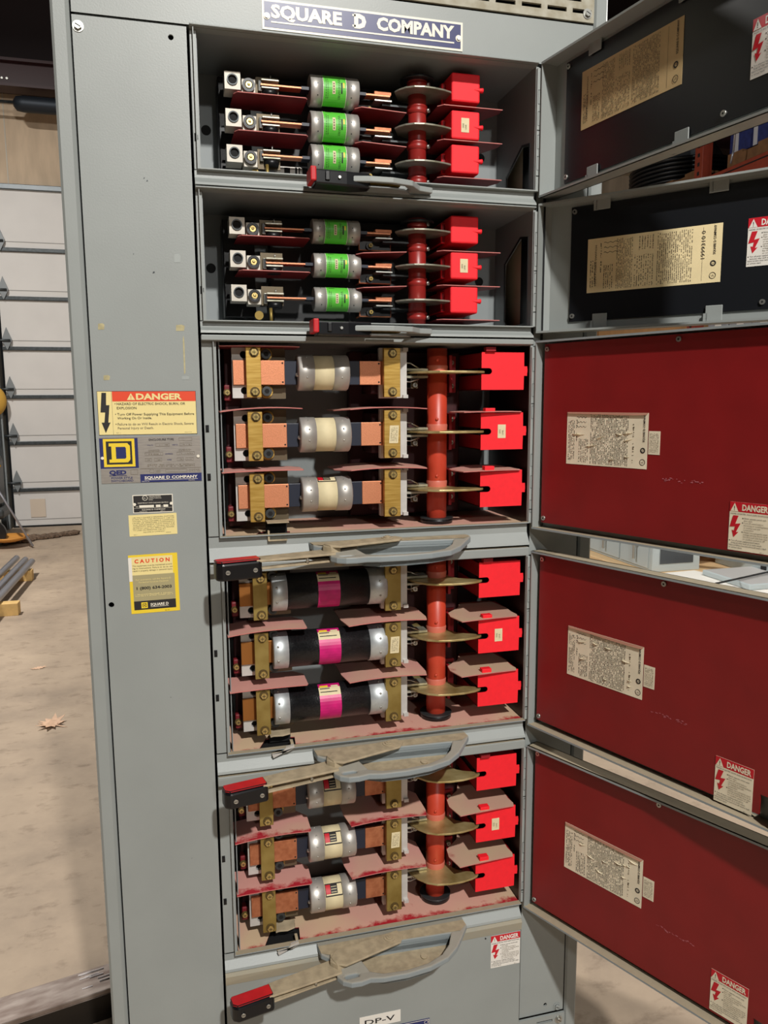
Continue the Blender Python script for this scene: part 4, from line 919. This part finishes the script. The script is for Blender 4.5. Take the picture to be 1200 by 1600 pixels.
fcopy(f, (.4040, .032, .501+PZ[2]), 'steel-capped cream fuse in lowest unit, bottom one above the dusty floor sheet')
fcopy(f, (.4040, .032, .501+PZ[0]), 'steel-capped cream fuse in lowest unit, topmost, half behind the handle')
for o in f.children:
    pass
def bfuse(label):
    t = thing('cartridge_fuse', label, 'fuse', (0, 0, 0), 'long black fuses with magenta bands'); r = .0335
    b = B(); b.lathe([(-.080, r-.001), (.075, r-.001)], (0, 0, 0), (1, 0, 0), BARREL, 44); b.obj('barrel', t)
    for s, x0, x1 in ((-1, .0775, .1045), (1, .0700, .1030)):
        b = B(); b.lathe([(s*x0, r-.0008), (s*(x0+.0004), r), (s*(x1-.002), r), (s*x1, r-.0016), (s*x1, .001)], (0, 0, 0), (1, 0, 0), STEELR, 44)
        for a in (-.35, .45, 1.2): b.dome((s*(x0+.019), -math.cos(a)*r, math.sin(a)*r), (0, -math.cos(a), math.sin(a)), .0022, ZINC, .6, 10)
        b.obj('end_cap', t)
        b = B(); b.box(s*(x1-.001), s*(.1595 if s < 0 else .125), -.0070, -.0010, -.0205, .0205, mat('bronze_blade', (170, 112, 56), .5, .7) if 'bronze_blade' not in bpy.data.materials else bpy.data.materials['bronze_blade'], .0008); b.obj('knife_blade', t)
    b = B(); n = 16; a0, a1 = -1.2, 1.5
    def cp_(x, a, rr): return (x, -math.cos(a)*rr, math.sin(a)*rr)
    for k in range(n):
        u, v = a0+(a1-a0)*k/n, a0+(a1-a0)*(k+1)/n; m = CREAM if 11 <= k <= 13 else MAG
        b.face([cp_(-.0235, u, r-.0006), cp_(.0160, u, r-.0006), cp_(.0160, v, r-.0006), cp_(-.0235, v, r-.0006)], m)
        if k == 12: b.face([cp_(-.021, u, r-.0003), cp_(.010, u, r-.0003), cp_(.010, u+(v-u)*.3, r-.0003), cp_(-.021, u+(v-u)*.3, r-.0003)], INK)
        if k == 13: b.face([cp_(-.021, u+.04, r-.0003), cp_(-.003, u+.04, r-.0003), cp_(-.003, v-.05, r-.0003), cp_(-.021, v-.05, r-.0003)], INKG)
        if k == 14: b.face([cp_(-.021, u, r-.0003), cp_(-.006, u, r-.0003), cp_(-.006, v-.02, r-.0003), cp_(-.021, v-.02, r-.0003)], YEL); b.face([cp_(.0, u, r-.0003), cp_(.013, u, r-.0003), cp_(.013, v-.04, r-.0003), cp_(.0, v-.04, r-.0003)], CREAM)
    b.obj('label', t)
    return t
f = bfuse('long black magenta-banded fuse in fourth unit, topmost, right under the handle'); f.location = (.4075, .034, .885+PZ[0])
fcopy(f, (.4075, .034, .885+PZ[1]), 'long black magenta-banded fuse in fourth unit, middle one')
fcopy(f, (.4070, .034, .885+PZ[2]), 'long black magenta-banded fuse in fourth unit, lowest, above the dusty sheet')
def gfuse(label, group, r):
    t = thing('cartridge_fuse', label, 'fuse', (0, 0, 0), group)
    b = B(); b.lathe([(-.0235, r-.0006), (.021, r-.0006)], (0, 0, 0), (1, 0, 0), BARREL, 36); b.obj('barrel', t)
    for s, x0, x1 in ((-1, .0200, .0415), (1, .0170, .0415)):
        b = B(); b.lathe([(s*x0, r), (s*(x1-.0012), r), (s*x1, r-.0014), (s*x1, .001)], (0, 0, 0), (1, 0, 0), STEEL, 40)
        for a in (.2, -.55, 1.1): b.cyl((s*(x0+.010), -math.cos(a)*(r-.0002), math.sin(a)*(r-.0002)), (s*(x0+.010), -math.cos(a)*(r+.0003), math.sin(a)*(r+.0003)), .0011, DKSTEEL, 8)
        b.obj('end_cap', t)
        b = B(); b.box(s*x1, s*(x1+.014), -.010, .010, -.0024, .0024, SLEEVE); b.box(s*(x1+.013), s*(.123 if s < 0 else .098), -.0095, .0095, -.0016, .0016, COPPER, .0004)
        b.obj('knife_blade', t)
    b = B(); n = 16; a0, a1 = -1.35, 1.35; R_ = r+.0003
    def cp_(x, a, rr): return (x, -math.cos(a)*rr, math.sin(a)*rr)
    def strip(x0, x1, ua, ub, m, h=.0002, n=6):
        for k in range(n):
            u, v = ua+(ub-ua)*k/n, ua+(ub-ua)*(k+1)/n
            b.face([cp_(x0, u, R_+h), cp_(x1, u, R_+h), cp_(x1, v, R_+h), cp_(x0, v, R_+h)], m)
    strip(-.0212, .0186, a0, a1, GREEN, 0, 18); strip(-.0212, -.0206, a0, a1, IVORY, .0003, 18); strip(.0178, .0186, a0, a1, IVORY, .0003, 18)
    strip(-.0055, -.0005, -.40, .42, CREAM, .0003)
    for k in range(4): strip(-.0042, -.0020, -.32+k*.17, -.22+k*.17, INKG, .0005, 1)
    strip(.0125, .0150, .0, .35, YEL, .0003); strip(.0092, .0115, -.35, .35, INK, .0003)
    rnd = random.Random(5)
    for x in (-.0165, -.0135, .0045, .0065): 
        a = -.7
        while a < .6: l = rnd.uniform(.03, .12); strip(x, x+.0009, a, a+l, INK, .0003, 1); a += l+.05
    strip(-.016, -.006, 1.0, 1.06, INK, .0003, 1)
    b.obj('label', t)
    return t
g = 'green-label fuses with bare copper blades'
f = gfuse('green-label fuse in the top unit, uppermost, in shade', g, .0245); f.location = (.4345, .062, 1.858+.158)
fcopy(f, (.4340, .062, 1.858+.101), 'green-label fuse in the top unit, middle of three')
fcopy(f, (.4338, .062, 1.858+.048), 'green-label fuse in the top unit, lowest, just above the handle grip')
f = gfuse('green-label fuse in the second unit, uppermost, partly shaded', g, .0205); f.location = (.4345, .062, 1.626+.163)
fcopy(f, (.4355, .062, 1.626+.1065), 'green-label fuse in the second unit, middle of three')
fcopy(f, (.4358, .062, 1.626+.0490), 'green-label fuse in the second unit, lowest of three')
# ------------------------------------------------------------------ around the cabinet
def leaf(name_label, x, y, s, rz):
    m = bpy.data.materials.get('dry_leaf') or mat('dry_leaf', (214, 176, 146), .7, noise=.1, nscale=60)
    pts = [(0, -1.2), (.06, -.35), (.45, -.62), (.38, -.3), (.95, -.25), (.55, .02), (.9, .45), (.38, .32), (.3, .75), (.12, .55), (0, 1), (-.14, .5), (-.4, .7), (-.38, .28), (-.95, .4), (-.5, .02), (-.85, -.3), (-.35, -.28), (-.42, -.6), (-.06, -.35)]
    b = B(); b.prism([(a*s, c*s) for a, c in pts], .004, .0052, m)
    for v in b.bm.verts: v.co.z += .35*abs(v.co.x)*(1 if v.co.x > 0 else .7) + .10*max(0, v.co.y)
    o = b.obj('oak_leaf'); o.location = (x, y, 0); o.rotation_euler = (0, 0, rz); return tag(o, name_label, 'leaf')
leaf('curled pale oak leaf lying on the concrete floor left of the cabinet', -.476, 2.43, .075, 1.0)
o = leaf('small flat scrap of dry leaf on the floor, farther back than the oak leaf', -.672, 3.30, .05, .3); o.name = 'leaf_scrap'; o.scale = (1, .6, .3)
# steel channel lying on the floor
t = thing('steel_channel', 'worn brown steel channel on the floor running under the left side of the cabinet', 'steel beam', (0, 0, 0))
RUST = mat('worn_brown_steel', (112, 96, 88), .38, .5, rgb2=(150, 138, 130), nscale=14, stretch=(1, 3, 1), detail=8)
b = B(); b.box(-1.6, .0, -.046, .046, .068, .080, RUST, .002); b.box(-1.6, .0, -.046, -.038, .0, .068, BLACK if False else mat('dark_steel_side', (44, 40, 36), .35, .6), .001); b.box(-1.6, .0, .038, .046, .0, .068, DKSTEEL)
o = b.obj('channel', t); o.location = (-.012, .572, 0); o.rotation_euler = (0, 0, math.atan2(.054, .243))
b = B(); PLW = mat('plastic_film', (206, 200, 200), .2)
rnd = random.Random(3)
for _ in range(16):
    x, y, a, l = rnd.uniform(-.13, -.01), rnd.uniform(-.02, .04), rnd.uniform(-.9, .3), rnd.uniform(.015, .05)
    b.box(x, x+l*math.cos(a), y, y+.0012, .0803, .082+rnd.uniform(0, .002), PLW)
o = b.obj('plastic_film', t); o.location = (-.012, .572, 0); o.rotation_euler = (0, 0, math.atan2(.054, .243))
# conduit bundle on timber blocks
TIMB = mat('pine_block', (214, 176, 112), .65, noise=.1, nscale=20, stretch=(1, 6, 1))
PIPE = mat('galvanised_pipe', (168, 170, 180), .35, .7)
d = Vector((.1, .92)).normalized()
for i, (x, y) in enumerate(((-1.30, 5.72), (-1.22, 4.58))):
    b = B(); b.box(-.42, .14 if i == 0 else .16, -.045, .045, 0, .09, TIMB, .003); o = b.obj('timber_block'); o.location = (x+.06, y, 0)
    tag(o, ('pale timber block under the far ends of the grey pipes', 'pale timber block under the near part of the grey pipes')[i], 'wood block', 'timber blocks under the pipes')
for i, (x, lab) in enumerate(((-1.14, 'outermost grey pipe, on the cabinet side of the bundle on timber blocks'), (-1.21, 'middle grey pipe of the bundle resting on timber blocks'), (-1.30, 'farthest left grey pipe of the bundle on timber blocks'))):
    b = B(); b.lathe([(0, .026), (2.6, .026), (2.6, .023), (.0, .023)], (0, 0, 0), (0, 1, 0), PIPE, 18, cap=False); o = b.obj('steel_pipe'); o.location = (x, 3.35+.1*i, .117); tag(o, lab, 'pipe', 'grey pipes on timber blocks')
# pry bar and debris by the overhead door
b = B(); b.cyl((0, 0, 0), (-.75, .35, 1.35), .012, PIPE, 10); o = b.obj('steel_rod'); o.location = (-1.36, 7.30, .02); tag(o, 'thin grey rod leaning left, its foot on the debris by the overhead door', 'rod')
b = B(); DEB = mat('bark_debris', (78, 62, 50), .9, rgb2=(120, 98, 80), nscale=40)
rnd = random.Random(11)
for _ in range(260):
    u = rnd.random(); x = -2.2+u*1.15; y = 7.35+u*.72+rnd.gauss(0, .07*(1.3-u)); s = rnd.uniform(.015, .05)
    bmesh.ops.create_icosphere(b.bm, subdivisions=1, radius=s, matrix=Matrix.Translation((x, y, s*.5)) @ Matrix.Diagonal((1.6, 1, .6, 1)))
for f_ in b.bm.faces: f_.material_index = b.mi(DEB)
o = b.obj('bark_debris'); tag(o, 'dark strip of bark and dirt swept along the foot of the overhead door', 'debris', kind='stuff')
t = thing('floor_machine', 'dark wheeled machine with yellow straps standing left of the overhead door', 'machine', (-1.80, 7.7, 0))
b = B(); b.box(-.45, .10, -.25, .25, .38, .98, BLACK, .10, seg=3); b.obj('body', t)
b = B(); b.box(-.45, .14, -.2, .2, .28, .40, DKSTEEL, .04); b.obj('lower_rail', t)
YS = mat('yellow_strap', (222, 182, 60), .6)
b = B(); b.tube([(-.35, -.26, 1.0), (-.05, -.28, 1.04), (.08, -.26, .93), (.14, -.2, .84)], .018, YS); b.obj('strap', t)
b = B()
for x in (-.3, .02): b.cyl((x, -.26, .14), (x, -.18, .14), .14, BLACK, 24); b.cyl((x, -.27, .14), (x, -.26, .14), .05, DKSTEEL, 14)
b.obj('wheel', t)
t = thing('yellow_tool_bag', 'yellow and tan bag hanging on the white wall at the far left', 'bag', (-1.95, 8.66, 1.5))
b = B(); bmesh.ops.create_uvsphere(b.bm, u_segments=18, v_segments=12, radius=.16, matrix=Matrix.Translation((.02, 0, .02)) @ Matrix.Diagonal((1, .6, 1.15, 1)))
for f_ in b.bm.faces: f_.material_index = b.mi(mat('tan_bag', (206, 160, 66), .7)); f_.smooth = True
b.obj('pouch', t)
b = B(); b.tube([(-.08, 0, .18), (-.08, .02, .36), (.0, .02, .40)], .03, mat('bright_yellow_strap', (232, 214, 40), .6)); b.obj('strap', t)
b = B(); b.box(-.10, .0, -.05, .05, .36, .46, BLACK, .02); b.obj('clip', t)
t = thing('timber_offcut', 'short pale timber offcut at the left frame edge near the debris', 'wood block', (-1.72, 6.95, 0))
b = B(); b.box(-.3, .0, -.05, .05, 0, .10, TIMB, .004); b.obj('block', t)
t = thing('orange_dish', 'orange plastic dish lying on the floor among the dark debris', 'dish', (-1.62, 7.45, .06))
b = B(); b.lathe([(.0, .10), (.02, .17), (.05, .20), (.055, .19), (.03, .15), (.02, .02)], (0, 0, 0), (0, 0, 1), mat('orange_plastic', (206, 140, 60), .5), 24); b.obj('dish', t)

# ------------------------------------------------------------------ right-hand background
RACKC = mat('orange_rack', (136, 52, 32), .5, noise=.08, nscale=20)  # base darkened; the weak light on the rack is put into the colour
t = thing('pallet_rack', 'orange steel pallet rack in the gloom to the right', 'rack', (5.2, 5.6, 0))
for y in (0, 2.8, -3.62):
    b = B(); b.box(-.055, .055, y-.06, y+.06, 0, 6.2, RACKC, .004)
    for k in range(45): b.box(-.0558, -.0548, y-.016, y+.016, 2.2+k*.085, 2.235+k*.085, BLACKM)
    b.obj('upright', t)
for z in (3.53, 1.935):
    b = B(); b.box(-.045, .045, -3.6, 2.8, z-.075, z+.075, RACKC, .006); b.box(-.05, -.045, -3.6, 2.8, z+.03, z+.04, BLACKM); b.obj('beam', t)
    b = B(); b.box(.045, 1.3, -3.6, 2.8, z+.055, z+.07, DKSTEEL); b.obj('shelf', t)
PALW = mat('pallet_wood', (120, 84, 52), .75, noise=.15, nscale=14)
for y, lab in ((1.35, 'wooden pallet on the rack beam under the black coil'), (-1.30, 'wooden pallet on the rack beam under the blue cartons')):
    b = B()
    for k in range(6): b.box(0, 1.1, y-1.15+k*.40, y-1.15+k*.40+.2, .14, .165, PALW)
    for x in (0, .5, .98): b.box(x, x+.12, y-1.15, y+1.05, .0, .14, PALW)
    o = b.obj('wooden_pallet'); o.location = (5.28, 5.6, 3.606); tag(o, lab, 'pallet', 'pallets on the rack')
BLUEC = mat('blue_carton', (34, 46, 104), .5, noise=.2, nscale=25); STRIPE = mat('pale_stripe', (190, 190, 196), .5)  # carton blue darkened likewise, weak light put into the colour
for i in range(4):
    t2 = thing('blue_carton', ('blue carton with pale stripes, nearest the orange upright', 'second blue carton with pale stripes from the orange upright', 'third blue carton with pale stripes, farther along the shelf', 'last blue carton with pale stripes at the frame edge')[i], 'box', (5.32, 5.38-i*.56, 3.772), 'blue cartons on the rack')
    b = B(); b.box(0, .8, -.53, 0, 0, 1.1, BLUEC, .004); b.obj('box', t2)
    for y in (-.09, -.34): b = B(); b.box(-.004, 0, y-.03, y+.02, .0, 1.1, STRIPE); b.obj('stripe', t2)
for j, y in enumerate((-.62, -1.25)):
    b = B(); b.tube([(-.06, y, 1.1), (-.09, y+.04, .7), (-.08, y+.09, .1), (-.07, y+.13, .0)], .009, PIPE, 6)
    o = b.obj('wire_strap'); o.location = (5.2, 5.6, 3.62); tag(o, ('loose silvery strap hanging before the first blue cartons', 'loose silvery strap farther right, hanging before the blue cartons')[j], 'strap')
t2 = thing('cable_coil', 'wrapped black cable coil on the rack pallet left of the orange upright', 'coil', (6.0, 7.0, 3.772))
b = B()
for k in range(8): b.lathe([(0, .60-.012*(k % 2)), (.022, .64), (.045, .60)], (0, 0, k*.045), (0, 0, 1), BLACK, 36)
b.obj('coil', t2)
b = B(); b.lathe([(0, .45), (.09, .48), (.24, .40), (.3, .15)], (-.1, .02, .365), (0, 0, 1), mat('clear_film', (120, 124, 130), .12, .3), 24); b.obj('film_wrap', t2)
b = B(); b.box(-.62, -.50, -.3, .4, .365, .39, PAPERG, .002); b.obj('paper', t2)
b = B(); b.box(0, .9, -1.2, .6, 0, .5, mat('cardboard', (186, 140, 92), .75, noise=.08, nscale=8), .004); o = b.obj('cardboard_box'); o.location = (5.27, 7.0, 2.006); tag(o, 'long tan cardboard box on the lower rack shelf, seen in a thin gap', 'box')
b = B(); b.box(0, .6, 0, .6, 0, .40, bpy.data.materials['cardboard'], .004); o = b.obj('cardboard_box'); o.location = (5.27, 7.65, 2.006); tag(o, 'tan cardboard box behind the long one on the lower rack shelf', 'box')
PCL = mat('clear_grey_bin', (150, 152, 158), .3)
for i in range(6):
    t3 = thing('parts_bin', ('grey parts bin beside the rack upright', 'second grey parts bin from the upright', 'third grey parts bin from the upright', 'fourth grey parts bin from the upright', 'fifth grey parts bin from the upright', 'grey parts bin at the frame edge')[i], 'bin', (5.27, 5.50-i*.31, 2.006), 'grey parts bins in a row on the rack')
    b = B(); b.box(0, .5, -.29, 0, 0, .30, PCL, .01); b.obj('bin', t3); b = B(); b.box(-.003, .0, -.20, -.11, .04, .22, WHITE); b.obj('card', t3)
# low table with enclosures
t = thing('plywood_table', 'low plywood table top carrying grey enclosures behind the open doors', 'table', (3.7, 3.1, 0))
PLY = mat('plywood', (222, 188, 142), .65, noise=.06, nscale=5, stretch=(1, 4, 1))
b = B(); b.box(-.75, 1.3, -2.2, 1.6, .375, .40, PLY, .002); b.obj('table_top', t)
for x, y in ((-.68, -2.1), (-.68, 1.5), (1.2, -2.1), (1.2, 1.5)): b = B(); b.box(x, x+.09, y-.045, y+.045, 0, .375, PALW); b.obj('leg', t)
ENC = mat('grey_enclosure', (178, 188, 190), .45); ENC2 = mat('grey_lid', (176, 174, 172), .5)
t = thing('electrical_enclosure', 'long pale grey enclosure with door latches and an open dark end, on the table', 'enclosure', (3.04, 2.98, .40))
b = B(); b.box(0, .35, .0, .78, 0, .36, ENC, .006); b.obj('body', t)
b = B(); b.box(-.008, .0, .01, .33, .02, .34, ENC, .002); b.box(-.008, 0, .35, .77, .02, .34, ENC, .002); b.obj('door', t)
for y in (.14, .52): b = B(); b.box(-.02, -.008, y-.015, y+.015, .16, .20, ZINC, .003); b.cyl((-.02, y, .18), (-.034, y, .18), .022, ZINC, 12); b.box(-.034, -.02, y-.008, y+.008, .06, .17, ZINC, .003); b.obj('latch', t)
b = B(); b.box(.0, .35, -.03, 0, 0, .36, ENC, .004); b.box(.05, .30, -.034, -.03, .05, .34, mat('dark_window', (70, 74, 78), .25), .002); b.obj('end_window', t)
b = B(); b.box(-.010, -.008, .30, .62, .20, .27, WHITE); b.obj('card', t)
t = thing('small_appliance', 'small grey and black device on the table left of the long enclosure', 'device', (3.03, 3.86, .40))
b = B(); b.box(0, .25, 0, .22, 0, .22, DKSTEEL, .01); b.obj('body', t); b = B(); b.box(-.004, 0, .03, .2, .1, .2, ENC); b.obj('panel', t)
def strip_(name, lab, cat, pts, z0, z1, m, top=None): b = B(); b.prism(pts, z0, z1, m, top=top); return tag(b.obj(name), lab, cat)
strip_('white_channel', 'long white metal channel lying across the lids on the table', 'channel', [(3.30, 3.05), (3.36, 3.08), (4.10, 2.20), (4.04, 2.16)], .582, .60, WHITE)
strip_('white_board', 'white board lying flat on the table in front of the grey enclosure', 'board', [(3.0, 2.86), (3.30, 2.88), (3.44, 2.30), (3.05, 1.9)], .402, .415, WHITE)
strip_('cardboard_sheet', 'tan cardboard sheet wedged by the dark end of the enclosure', 'cardboard', [(3.42, 3.0), (3.80, 3.14), (3.86, 3.35), (3.45, 3.34)], .50, .51, bpy.data.materials['cardboard'])
for i, (x, y, w_, d_, z, lab) in enumerate(((3.26, 2.33, .36, .42, .415, 'flat grey panel lid lying on the white board'), (3.62, 2.60, .52, .50, .40, 'grey box lid with black knob and orange sticker'), (3.72, 1.98, .5, .5, .40, 'grey box lid with a black knob at the frame edge'))):
    t = thing('enclosure_lid', lab, 'enclosure lid', (x, y, z), 'grey lids on the table')
    b = B(); b.box(0, w_, 0, d_, 0, .035 if i == 0 else .13, ENC, .008, top=ENC2); b.obj('lid', t)
    if i: b = B(); b.lathe([(0, .045), (.02, .05), (.035, .03), (.05, .034)], (.14, .28, .13), (0, 0, 1), BLACK, 20); b.obj('knob', t)
    if i == 1: b = B(); b.box(.26, .42, .16, .30, .130, .132, mat('orange_sticker', (226, 150, 120), .6)); b.obj('sticker', t)
    if i: b = B(); b.box(-.012, .0, .02, .06, .04, .12, BLACK, .004); b.obj('corner_clip', t)
strip_('black_cable', 'thin black cable trailing over the white board on the table', 'cable', [(3.05, 2.35), (3.052, 2.362), (3.9, 2.65), (3.9, 2.64)], .46, .468, BLACK)
